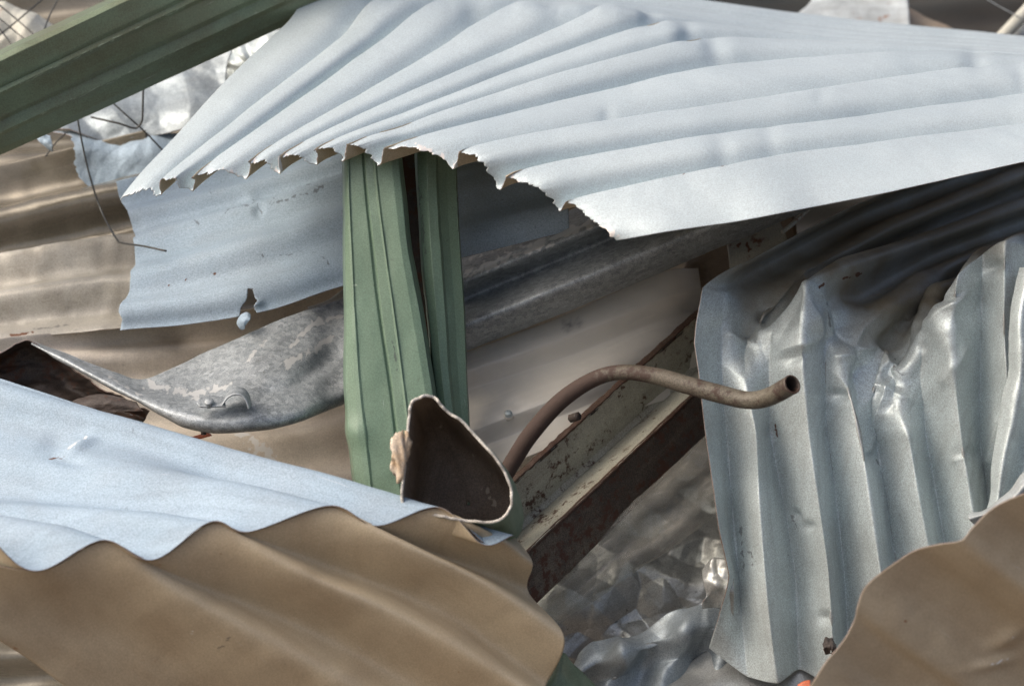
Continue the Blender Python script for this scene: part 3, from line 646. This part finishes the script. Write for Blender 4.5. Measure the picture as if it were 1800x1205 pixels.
# ================================================================== BENT GALVANISED GUTTER
gut = empty('bent_gutter', (500,740,.1), 'weathered galvanised gutter bent into a curve, running behind the green post', 'gutter')
GUT = [
 [(58,600,.20),(125,626,.18),(200,652,.165),(255,662,.17),(340,630,.20),(450,581,.22),(540,547,.22),(600,525,.22),(700,488,.22),(815,442,.245),(1000,370,.245),(1200,290,.245),(1430,200,.245)],
 [(57,601,.19),(124,630,.17),(200,661,.145),(275,688,.125),(350,690,.13),(450,655,.14),(540,618,.15),(600,592,.15),(700,533,.15),(815,490,.135),(1000,414,.135),(1200,332,.135),(1430,240,.135)],
 [(56,602,.18),(123,633,.155),(200,668,.125),(278,702,.095),(355,722,.082),(450,718,.082),(540,690,.095),(600,655,.11),(700,580,.14),(815,528,.172),(1000,452,.172),(1200,370,.172),(1430,278,.172)],
 [(56,603,.175),(122,637,.147),(199,678,.115),(280,719,.083),(358,742,.068),(448,742,.067),(535,722,.073),(600,692,.085),(700,622,.105),(815,572,.100),(1000,497,.100),(1200,415,.100),(1430,323,.100)],
 [(55,604,.175),(121,641,.152),(198,686,.122),(281,730,.093),(360,758,.08),(445,757,.08),(530,740,.083),(600,712,.095),(700,665,.125),(815,618,.15),(1000,545,.15),(1200,462,.15),(1430,366,.15)],
 [(55,604,.19),(121,638,.18),(198,680,.16),(281,725,.14),(360,752,.14),(445,750,.14),(530,732,.14),(600,704,.15),(700,655,.17),(815,600,.20),(1000,525,.20),(1200,442,.20),(1430,346,.20)]]
for r_ in GUT:
    for i_ in range(8):
        x_, y_, d_ = r_[i_]; r_[i_] = (x_, y_, d_-0.085*min(1, max(0, (620-x_)/120)))
def gut_fn(X, Y, U, V):
    L = np.clip((620-X)/120, 0, 1)
    return 0.0016*fbm(X/60, Y/40, 72, 4)+0.004*L*fbm(X/110+3, Y/70, 75, 2)
pal = [('pale',[(815,482),(900,450),(1000,408),(1060,380)],16),('pale',[(815,458),(880,432),(980,392)],12),('pale',[(590,590),(540,620),(505,640)],14),('pale',[(600,555),(545,570),(510,610)],9),('pale',[(250,690),(180,655)],5),('pale',[(260,672),(330,690),(400,680)],12),('pale',[(340,700),(390,705)],9),('pale',[(470,600),(430,640)],8)]
sheet('body', GUT, (M['galv'], M['dark_in'], M['rim']), parent=gut, nu=420, nv=150, thick=.0018, fn=gut_fn, marks=pal,
      dents=[(560,640,22,-.008,2.8,-40),(470,690,20,-.004,2,-20),(690,600,30,.004,1,0)])
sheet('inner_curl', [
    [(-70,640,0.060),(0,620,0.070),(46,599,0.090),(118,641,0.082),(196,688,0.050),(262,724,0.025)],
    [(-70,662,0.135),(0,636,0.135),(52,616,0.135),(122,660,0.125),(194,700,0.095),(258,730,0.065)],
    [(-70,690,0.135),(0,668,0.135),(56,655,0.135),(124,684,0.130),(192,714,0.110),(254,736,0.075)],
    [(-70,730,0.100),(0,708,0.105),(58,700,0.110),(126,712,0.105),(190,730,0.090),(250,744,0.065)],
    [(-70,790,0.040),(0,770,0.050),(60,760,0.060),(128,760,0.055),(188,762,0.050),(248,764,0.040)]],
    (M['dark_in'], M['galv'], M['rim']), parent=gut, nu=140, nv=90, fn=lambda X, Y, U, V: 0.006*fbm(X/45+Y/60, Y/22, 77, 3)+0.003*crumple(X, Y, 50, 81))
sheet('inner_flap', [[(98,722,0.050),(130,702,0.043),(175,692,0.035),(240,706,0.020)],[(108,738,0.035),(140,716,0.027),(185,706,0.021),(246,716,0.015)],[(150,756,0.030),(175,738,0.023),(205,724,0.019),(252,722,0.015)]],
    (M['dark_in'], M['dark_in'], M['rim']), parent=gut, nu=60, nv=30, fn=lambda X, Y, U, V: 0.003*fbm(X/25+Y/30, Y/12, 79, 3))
clip = empty('pipe_clip', (395,710,-.015), 'small galvanised saddle clip screwed to the gutter', 'clip')
sheet('tab', [[(347,712,-.021),(352,703,-.013),(368,699,-.009),(388,701,-.008),(394,703,-.008)],[(350,717,-.027),(356,718,-.027),(370,718,-.027),(388,717,-.026),(397,718,-.027)]], (M['galv'], M['galv'], M['galv']), parent=clip, nu=24, nv=12, thick=.002, fn=lambda X, Y, U, V: X*0+.0035)
arch = [(393,703),(398,692),(406,684),(417,680),(429,682),(438,692),(443,710)]
sheet('arch', [[(x, y, -.004) for x, y in arch], [(x-4, y+12 if 0 < i < 6 else y+9, -.034) for i, (x, y) in enumerate(arch)]], (M['galv'], M['galv'], M['galv']), parent=clip, nu=40, nv=10, thick=.002)
screw((368,709,-.024), .0062, M['galv'], clip, 'screw', .006)
tube('bolt_end', [(358,752,.0),(358,758,-.001),(358,763,-.002)], .0035, [M['dark_in']], parent=clip, n=8, m=12)

# ================================================================== GREEN POST
post = empty('green_post', (680,850,.03), 'folded green painted steel post standing upright in the middle of the heap', 'post')
def vrow(pts, ds): return [(x, y, d) for (x, y), d in zip(pts, ds)]
ys = [250, 330, 440, 560, 690, 850, 930]
prof_cols = [  # x at each level, depth offset
    ([599,600,603,605,604,621,630], .060), ([603,604,607,609,608,626,636], .028), ([608,609,614,619,624,642,652], .020), ([612,613,618,624,633,651,659], .0178),
    ([615,616,621,627,637,655,663], .0195), ([634,640,651,665,684,702,716], .0175), ([637,643,655,669,688,706,721], .0205), ([640,646,659,673,692,711,725], .0170),
    ([654,660,674,691,708,727,742], .0155), ([657,663,677,694,711,730,745], .0138), ([660,666,680,697,714,733,748], .0155), ([686,693,706,726,748,770,790], .0135),
    ([696,705,717,740,760,784,800], .016), ([703,711,724,747,766,790,806], .034), ([704,712,725,748,767,792,808], .075)]
gr = []
for xs, d in prof_cols: gr.append([(x, y, d-0.05*(y-250)/700) for x, y in zip(xs, ys)])
sheet('front_fold', gr, (M['green'], M['green'], M['green']), parent=post, nu=220, nv=220, vlin=True, thick=.0006,
    fn=lambda X, Y, U, V: 0.0018*fbm(X/60, Y/120, 82, 3), dents=[(625,760,26,.005,1.2,60),(640,880,30,-.004,1,0)],
    marks=[('pale',[(622,500),(628,498)],4),('scuff',[(690,600),(700,650)],3)])
pc2 = [([728,731,738,750,764,790,800], .085), ([733,735,742,754,768,794,806], .050), ([750,752,758,768,780,806,818], .042), ([766,768,774,783,792,816,828], .046), ([770,772,778,787,797,818,830], .052),
       ([785,786,792,800,808,822,834], .060), ([801,803,809,816,821,828,838], .066), ([803,805,811,818,823,830,840], .110)]
gr2 = [[(x, y, d-0.04*(y-250)/700) for x, y in zip(xs, ys)] for xs, d in pc2]
sheet('rear_fold', gr2, (M['green'], M['green'], M['green']), parent=post, nu=160, nv=120, vlin=True, thick=.0006, fn=lambda X, Y, U, V: 0.0015*fbm(X/40, Y/90, 85, 3),
    marks=[('scuff',[(804,330),(808,380),(806,420)],2.5),('scuff',[(736,320),(742,400),(748,460)],3)])
sheet('gap_shade_sheet', [[(x, y, .12-0.04*(y-250)/700) for x, y in zip(xs, ys)] for xs in ([690,698,712,735,755,780,795],[745,748,755,765,778,805,815])], (M['dark_in'], M['dark_in'], M['rim']), parent=post, nu=30, nv=8)  # dark sheet standing in for the shade in the gap between the folds

# ================================================================== CRUSHED DUCT END
rim = [(737,701),(750,697),(765,703),(785,722),(815,748),(850,783),(880,822),(893,858),(892,888),(876,908),(840,914),(795,908),(750,900),(712,888),(709,850),(713,805),(718,765),(722,728),(725,708)]
duct = empty('crushed_duct', (800,930,-.2), 'crushed green duct with a pale ragged open end facing out', 'duct')
cx, cy = 800, 840
loops = []
for k in range(len(rim)):
    x, y = rim[k]
    loops.append([(x, y, -.235), (cx+8+(x-cx)*1.0, cy+8+(y-cy)*1.0, -.19), (cx+16+(x-cx)*1.0, cy+26+(y-cy)*1.0, -.14), (cx+24+(x-cx)*.9, cy+45+(y-cy)*.85, -.085), (cx+24+(x-cx)*.03, cy+45+(y-cy)*.03, -.08)])
d_o = sheet('body', loops, (M['duct_in'], M['green'], M['rim_pale']), parent=duct, nu=80, nv=160, closed=True, thick=.0032, flip=False,
    ragged=lambda v, u0, u1: (np.clip(0.022+0.035*fbm(np.cos(v*6.283)*6, np.sin(v*6.283)*6, 4, 4), 0, 1), u1), fn=lambda X, Y, U, V: 0.002*fbm(X/30, Y/30, 91, 3),
    marks=[('pale',[(772,740),(776,748)],6),('pale',[(830,800)],6),('pale',[(855,862),(868,885)],10)])
# flaking filler blob on its lip
bn, bm_ = 26, 18
th = np.linspace(0, 2*np.pi, bn, endpoint=False); ph = np.linspace(0.05, np.pi-0.05, bm_)
TH, PH = np.meshgrid(th, ph, indexing='ij')
rad = 1+0.9*fbm(np.cos(TH)*1.6+np.cos(PH)*2+5, np.sin(TH)*1.6+9, 5, 3)
bx = 703+15*rad*np.sin(PH)*np.cos(TH)+7*np.cos(PH); by = 795-32*rad*np.cos(PH)-4*np.sin(TH*2); bz = -.235+.010*rad*np.sin(PH)*np.sin(TH)
BP = W(np.stack([bx, by, bz], -1)).reshape(-1, 3)
BI = np.arange(bn*bm_).reshape(bn, bm_); BF = []
for i in range(bn):
    for j in range(bm_-1): BF.append([BI[i, j], BI[i, j+1], BI[(i+1) % bn, j+1], BI[(i+1) % bn, j]])
BF.append([int(i) for i in BI[:, 0]]); BF.append([int(i) for i in BI[::-1, -1]])
link_mesh('filler', BP, [[int(x) for x in f] for f in BF], [M['foam']], duct)

# ================================================================== RUSTY CHANNEL AND CONDUIT
chan = empty('steel_channel', (940,1050,.05), 'rusty steel channel with peeling pale paint slanting up behind the bent conduit', 'steel channel')
def axis(p0, p1, n=5, ext=0.0): 
    p0, p1 = np.array(p0, float), np.array(p1, float); return [tuple(p0+(p1-p0)*t) for t in np.linspace(-0.22, 1.35, n)]
web = [axis((890,851,.035),(1211,560,.20)), axis((893,856,.028),(1214,565,.193)), axis((930,905,.075),(1240,622,.24)), axis((938,912,.075),(1246,630,.24)), axis((934,962,.0),(1240,672,.165)), axis((936,968,-.004),(1242,678,.161))]
sheet('web', web[:4], (M['channel'], M['channel_rust'], M['rust']), parent=chan, nu=200, nv=60, vlin=True, thick=.004, fn=lambda X, Y, U, V: 0.0012*fbm(X/25, Y/25, 93, 4))
sheet('flange', [web[3], web[4]], (M['channel'], M['channel_rust'], M['rust']), parent=chan, nu=200, nv=40, vlin=True, thick=.004, fn=lambda X, Y, U, V: 0.0012*fbm(X/25, Y/25, 94, 4))
sheet('lower_face', [web[4], axis((946,1058,.02),(1258,752,.185))], (M['channel_rust'], M['channel_rust'], M['rust']), parent=chan, nu=200, nv=50, vlin=True, thick=.004, fn=lambda X, Y, U, V: 0.0014*fbm(X/20, Y/20, 95, 4))
sheet('rolled_rim', [axis((886,852,.036),(1207,561,.201)), axis((889,849,.030),(1210,558,.195)), axis((894,855,.026),(1215,564,.191))], (M['rust'], M['rust'], M['rust']), parent=chan, nu=200, nv=14, thick=.004, fn=lambda X, Y, U, V: 0.0014*fbm(X/10, Y/10, 96, 4))
tube('bent_conduit', [(850,900,-.01),(880,848,-.015),(905,805,-.02),(935,760,-.03),(985,705,-.04),(1040,668,-.05),(1090,654,-.06),(1150,660,-.075),(1210,677,-.09),(1265,692,-.105),(1315,703,-.12),(1352,697,-.14),(1393,675,-.175)],
    [.0102,.0102,.0104,.0106,.0103,.0097,.0101,.0107,.0109,.0111,.0106,.0111,.0117], (M['pipe'], M['dark_in'], M['rust']), label='rusty bent steel conduit with an open end in front of the crumpled zinc sheet', cat='pipe',
    n=220, m=28, wall=.002, squash=lambda t: 1.0-0.12*math.exp(-((t-0.52)/0.08)**2), attrs=([0, .42, .47, .9, 1], [1, 1, .1, .15, .5]))
tube('dark_bolt', [(1004,735,.04),(1010,733,.035),(1016,731,.03)], .006, [M['dark_in']], label='small dark bolt on the channel rim beside the conduit', cat='bolt', n=8, m=6)

# ================================================================== LOWER CENTRE: PLASTIC STRIP AND CRUMPLED OFFCUTS
sheet('plastic_strip', [axis((935,1050,.055),(1180,820,.11)), axis((948,1062,.045),(1200,842,.10)), axis((962,1078,.05),(1225,862,.105)), axis((975,1086,.04),(1245,885,.095)), axis((988,1094,.05),(1262,905,.10))],
    (M['clear_thin'], M['clear_thin'], M['clear_thin']), 'dirty clear plastic strip beside the rusty channel', 'plastic strip', nu=140, nv=50, thick=.001, fn=lambda X, Y, U, V: 0.004*fbm(X/70, Y/40, 98, 3)+0.002*crumple(X, Y, 60, 99))
sheet('crumpled_sheet', [brow([(900,850),(1020,820),(1140,780),(1300,720)], .26, .26), brow([(900,960),(1020,925),(1140,900),(1320,880)], .20, .20), brow([(900,1060),(1020,1040),(1140,1015),(1330,1000)], .16, .15), brow([(900,1130),(1020,1110),(1140,1100),(1330,1090)], .13, .13), brow([(900,1230),(1020,1230),(1140,1230),(1330,1230)], .12, .12)],
    ZD, 'crumpled dull zinc sheet under the plastic strip', 'metal sheet', nu=240, nv=240, fn=lambda X, Y, U, V: 0.030*crumple(X, Y, 135, 104)+0.005*crumple(X, Y, 66, 105)+.001*fbm(X/20, Y/20, 6),
    marks=[('scuff',[(1085,1088)],4),('scuff',[(1106,1092)],5),('scuff',[(1225,1042)],4),('scuff',[(1180,1022)],6)])
sheet('crumpled_sheet', [brow([(1005,1170),(1040,1130),(1100,1125),(1180,1075),(1290,1060)], .06, .05), brow([(1010,1190),(1060,1160),(1130,1140),(1200,1110),(1300,1100)], .03, .02), brow([(1020,1215),(1080,1190),(1140,1175),(1215,1150),(1310,1140)], .05, .04), brow([(1030,1260),(1090,1250),(1150,1240),(1230,1230),(1320,1220)], .02, .02)],
    (M['zinc_blue'], M['zinc_dull'], M['rim']), 'bluish zinc offcut with buckled ridges at the bottom beside the green scrap', 'metal sheet', nu=160, nv=120,
    fn=lambda X, Y, U, V: 0.011*np.cos((X*0.9+Y*0.35)/13.0)*np.clip(V*3, 0, 1)+0.009*crumple(X, Y, 80, 108), marks=[('scuff',[(1070,1128),(1085,1122)],4)])
sheet('metal_offcut', [brow([(1140,1215),(1190,1185),(1250,1140),(1380,1110)], .03, .06), brow([(1150,1225),(1230,1205),(1300,1188),(1420,1160)], -.01, .03), brow([(1160,1260),(1240,1260),(1330,1260),(1480,1260)], -.03, .0)],
    (M['zinc_dull'], M['zinc_dull'], M['rim']), 'dark flat metal offcut along the bottom edge under the crumpled zinc sheet', 'metal sheet', nu=60, nv=40, fn=lambda X, Y, U, V: 0.003*crumple(X, Y, 70, 112))
sheet('metal_offcut', [brow([(1232,1000),(1255,980),(1285,985)], .0, .0), brow([(1240,1050),(1262,1030),(1290,1030)], -.015, -.02), brow([(1236,1075),(1256,1070),(1290,1080)], .0, .0)],
    ZD, 'small bent zinc flap tucked against the hanging crumpled sheet', 'metal sheet', nu=30, nv=30, fn=lambda X, Y, U, V: 0.006*crumple(X, Y, 30, 115))
sheet('green_offcut', [brow([(940,1190),(985,1148),(1010,1170),(1075,1225)], -.10, -.08), brow([(940,1230),(975,1200),(1000,1210),(1060,1250)], -.13, -.12), brow([(940,1270),(970,1260),(1000,1260),(1050,1280)], -.12, -.12)],
    (M['green_dim'], M['green_dim'], M['rim']), 'dark green sheet corner at the bottom beside the brown sheet', 'metal sheet', nu=40, nv=30, fn=lambda X, Y, U, V: 0.003*crumple(X, Y, 50, 118))
sheet('orange_scrap', [brow([(1402,1202),(1413,1196),(1424,1194)], -.06, -.06), brow([(1402,1225),(1413,1220),(1426,1220)], -.07, -.07)], (M['orange'], M['orange'], M['orange']), 'orange plastic scrap at the bottom edge beside the tan sheet', 'scrap', nu=14, nv=10)
# burr of torn metal
sheet('torn_burr', [brow([(1444,1128),(1458,1120),(1470,1132)], -.055, -.05), brow([(1448,1140),(1460,1135),(1472,1144)], -.075, -.07), brow([(1452,1152),(1462,1150),(1468,1152)], -.055, -.05)], (M['dark_in'], M['zinc'], M['rim']),
    'dark torn burr of metal on the hanging zinc sheet near its bottom', 'scrap', nu=26, nv=26, fn=lambda X, Y, U, V: 0.006*crumple(X, Y, 9, 121))

# ================================================================== GREEN BEAM UPPER LEFT
beam = empty('green_beam', (150,220,.2), 'long green steel beam with raised ribs slanting across the upper left corner', 'beam'); beam['kind'] = 'thing'
def bl(y0, y1, d): # line from x=-120 to x=640
    return [(x, y0+(y1-y0)*(x+120)/760, d+0.20*(x+120)/760) for x in (-120, 0, 130, 260, 390, 520, 640)]
def ln(yx0, slope, d): return bl(yx0-slope*120*1, yx0+slope*640, d)
bm_rows = [ln(88,-.480,.215), ln(97,-.480,.148), ln(108,-.478,.141), ln(147,-.474,.152), ln(154,-.472,.1565), ln(163,-.470,.1535), ln(170,-.469,.160), ln(205,-.465,.171), ln(213,-.464,.1765), ln(224,-.463,.1755), ln(233,-.462,.1745), ln(240,-.460,.181), ln(262,-.455,.190), ln(273,-.452,.198), ln(272,-.452,.25)]
sheet('face', [[(x, y+ (240*0.0), d) for x, y, d in r] for r in bm_rows], (M['green_dim'], M['green_dim'], M['green_dim']), parent=beam, nu=160, nv=200, vlin=True, thick=.0006,
    fn=lambda X, Y, U, V: 0.0015*fbm(X/120, Y/60, 131, 3), marks=[('pale',[(0,164),(330,9)],1.4),('pale',[(0,234),(480,12)],1.4),('rust',[(300,122)],3)])

# ================================================================== BACKGROUND SCRAPS, UPPER LEFT
sheet('crumpled_sheet', [brow([(150,110),(240,85),(330,70),(430,60)], .56, .56), brow([(110,195),(200,165),(300,140),(400,120)], .52, .52), brow([(100,222),(200,205),(300,190),(400,180)], .48, .48), brow([(108,230),(190,245),(290,235),(400,220)], .46, .46)],
    (M['zinc_blue'], M['zinc_dull'], M['rim']), 'pale blue-grey bent sheet with a folded lower lip, behind the wires under the green beam', 'metal sheet', nu=160, nv=120, fn=lambda X, Y, U, V: 0.010*crumple(X, Y, 120, 141)+0.003*fbm(X/50, Y/40, 8))
sheet('crumpled_sheet', [brow([(90,232),(180,238),(280,235),(400,225)], .475, .475), brow([(118,250),(190,268),(280,262),(400,255)], .45, .45), brow([(130,295),(200,300),(280,290),(400,280)], .44, .44), brow([(150,325),(215,338),(300,330),(400,320)], .43, .43)],
    BLU, 'torn crinkled pale blue sheet hanging below the folded one at left', 'metal sheet', nu=180, nv=120, fn=lambda X, Y, U, V: 0.013*crumple(X, Y, 80, 145)*np.clip(1.3-np.abs(X-200)/120, 0.2, 1)+.002*fbm(X/30, Y/30, 9),
    ragged=lambda v, u0, u1: (np.clip(0.03+0.05*fbm(v*9, v*0, 11, 3), 0, 1), u1))
sheet('metal_scrap', [brow([(62,240),(75,234),(88,240)], .40, .40), brow([(72,252),(82,250),(92,258)], .39, .39), brow([(86,264),(90,266),(93,267)], .395, .395)], BLU, 'small pale torn scrap poking out below the green beam at far left', 'scrap', nu=20, nv=20, fn=lambda X, Y, U, V: 0.004*crumple(X, Y, 15, 149))
sheet('metal_scrap', [brow([(368,100),(420,75),(500,50)], .62, .60), brow([(375,118),(430,100),(500,80)], .60, .58), brow([(395,140),(440,128),(510,110)], .59, .57)], (M['zinc'], M['zinc_dull'], M['rim']), 'crumpled grey scrap between the green beam and the fanned silver sheet', 'scrap', nu=70, nv=50, fn=lambda X, Y, U, V: 0.012*crumple(X, Y, 34, 151))
sheet('green_scrap', [brow([(335,118),(370,110),(410,112)], .66, .66), brow([(345,128),(375,130),(412,128)], .645, .645), brow([(360,138),(380,142),(415,142)], .655, .655)], (M['green'], M['green'], M['rim']), 'small bright green scrap peeking out under the green beam', 'scrap', nu=20, nv=16)
sheet('cream_scrap', [brow([(365,140),(385,138),(410,140)], .69, .69), brow([(368,165),(388,166),(412,164)], .67, .67)], (M['tan'], M['tan'], M['rim']), 'small cream scrap below the green one beside the silver sheet', 'scrap', nu=12, nv=12)
sheet('crumpled_sheet', [brow([(-80,0),(20,12),(75,30),(130,50)], .58, .58), brow([(-80,40),(20,45),(75,60),(130,80)], .54, .54), brow([(-80,110),(20,110),(75,110),(130,115)], .52, .52)], (M['cream'], M['tan'], M['rim']), 'cream stained crumpled sheet behind thin wires in the upper left corner', 'metal sheet', nu=80, nv=60, fn=lambda X, Y, U, V: 0.012*crumple(X, Y, 50, 155))
# wires
WR = [
 ([(136,205,.36),(142,240,.36),(158,310,.36),(180,375,.35),(205,420,.27),(215,427,.24),(250,432,.205),(292,441,.18)], .0013, 'long bent wire hanging from under the green beam over the blue sheet'),
 ([(252,150,.38),(251,185,.38),(250,210,.38),(244,222,.38),(234,225,.38),(205,216,.38),(160,206,.39)], .0014, 'hooked wire loop under the green beam'),
 ([(195,178,.40),(225,205,.40),(255,232,.41),(286,264,.42)], .0012, 'short straight wire crossing the hooked wire'),
 ([(-10,2,.50),(30,35,.49),(60,62,.47),(90,95,.45)], .0012, 'thin wire slanting down right in the upper left corner'),
 ([(-10,25,.50),(20,50,.49),(50,75,.47),(70,95,.45)], .0011, 'thin wire below the first in the upper left corner'),
 ([(-10,68,.48),(20,45,.49),(50,20,.50),(85,-10,.52)], .0012, 'thin wire slanting up right across the others in the upper left corner'),
 ([(78,52,.47),(86,30,.49),(96,10,.50),(106,-10,.51)], .0011, 'steep thin wire beside the green beam top'),
 ([(-6,45,.49),(8,62,.49),(22,82,.48),(34,105,.46)], .001, 'thin wire at the very edge of the upper left corner'),
 ([(80,275,.42),(92,258,.43),(106,243,.44),(118,232,.45)], .0010, 'fine dark wire behind the torn scrap at far left'),
 ([(1728,-6,.78),(1750,8,.78),(1772,20,.78),(1795,32,.78)], .0009, 'thin pale wire in the upper right corner')]
for pts, r, lab in WR:
    tube('wire', pts, r, [M['wire'] if 'pale' not in lab else M['plate']], label=lab, cat='wire', group='loose wires', n=60, m=8)

# ================================================================== BACKGROUND, UPPER RIGHT AND BEHIND
sheet('steel_plate', [brow([(1440,-30),(1520,-40),(1590,-40)], 0.92, 0.90), brow([(1420,10),(1510,5),(1596,-2)], 0.90, 0.88), brow([(1370,45),(1500,48),(1600,52)], 0.86, 0.84)], (M['plate'], M['plate'], M['rim']), 'stained white metal plate standing behind the silver sheet at upper right', 'plate', nu=50, nv=40, fn=lambda X, Y, U, V: 0.005*fbm(X/60, Y/30, 161, 3))
sheet('metal_sheet', [brow([(1560,-10),(1620,25),(1690,58),(1760,100)], 0.94, 0.90), brow([(1540,30),(1600,55),(1680,85),(1750,120)], 0.90, 0.86)], (M['tan'], M['tan'], M['rim']), 'tan sheet edge beside the stained white plate at upper right', 'metal sheet', nu=40, nv=16, fn=lambda X, Y, U, V: 0.004*fbm(X/40, Y/30, 163))
tube('steel_bar', [(1738,90,.76),(1772,54,.78),(1806,18,.80),(1840,-18,.82)], .010, [M['cream']], label='pale rusty bar in the upper right corner', cat='bar', n=30, m=8)
sheet('metal_scrap', [brow([(1752,72),(1785,45),(1830,20)], 0.80, 0.82), brow([(1762,76),(1800,66),(1840,60)], 0.79, 0.80)], (M['plate'], M['plate'], M['rim']), 'pale sheet corner beside the rusty bar at upper right', 'scrap', nu=16, nv=10)
sheet('tan_panel', [brow([(1215,440),(1290,405),(1390,360)], .33, .36), brow([(1195,490),(1260,470),(1400,400)], .28, .32), brow([(1190,540),(1270,520),(1400,460)], .24, .28)], (M['tan'], M['tan'], M['rim']), 'dull brown panel between the gutter and the crumpled zinc sheet', 'panel', nu=40, nv=40, fn=lambda X, Y, U, V: 0.002*fbm(X/30, Y/30, 167))
sheet('painted_panel', [brow([(1278,430),(1320,408),(1368,386)], .22, .24), brow([(1281,452),(1325,432),(1378,402)], .20, .22), brow([(1284,480),(1330,455),(1385,425)], .19, .21)], (M['cream'], M['tan'], M['rim_pale']), 'flaking cream painted panel end below the gutter at centre right', 'panel', nu=50, nv=30, marks=[('rust',[(1298,430)],6),('rust',[(1312,428),(1316,436)],8)])
tube('steel_rod', [(1375,408,.19),(1395,392,.20),(1420,368,.22),(1460,330,.25)], .003, [M['cream']], label='thin pale rod above the dark end of the crumpled zinc sheet', cat='rod', n=20, m=8)

def back(name, x0, y0, x1, y1, d0, d1, mat, label, n, amp, seed):
    rows = []
    for k in range(n+1):
        t = k/n
        rows.append([(x0, y0+(y1-y0)*t+60, d0+(d1-d0)*t), ((x0+x1)/2, y0+(y1-y0)*t, d0+(d1-d0)*t), (x1, y0+(y1-y0)*t-60, d0+(d1-d0)*t)])
    sheet('corrugated_sheet', rows, (mat, mat, M['rim']), label, 'metal sheet', nu=80, nv=n*14, phases=list(range(n+1)), amp=amp, fn=lambda X, Y, U, V: 0.012*fbm(X/200, Y/120, seed, 3))
back('b1', -500, -260, 1100, 420, 1.05, .62, M['brown_gloss'], 'dark brown corrugated sheet at the back of the heap, upper left', 9, .010, 171)
back('b2', 900, -320, 2400, 420, 1.40, .90, M['dark_sheet'], 'dark weathered corrugated sheet at the back of the heap, upper right', 9, .010, 173)
back('b3', -500, 380, 1000, 1320, .60, .30, M['brown_gloss'], 'dark sheet added deep in the heap to darken the gaps behind the gutter', 10, .010, 175)  # dark backing added so gaps in the heap look unlit
back('b4', 850, 420, 2500, 1400, .66, .30, M['dark_sheet'], 'dark sheet added deep in the heap to darken the gaps behind the crumpled zinc', 10, .010, 177)  # second added backing, keeps gaps around the zinc dark
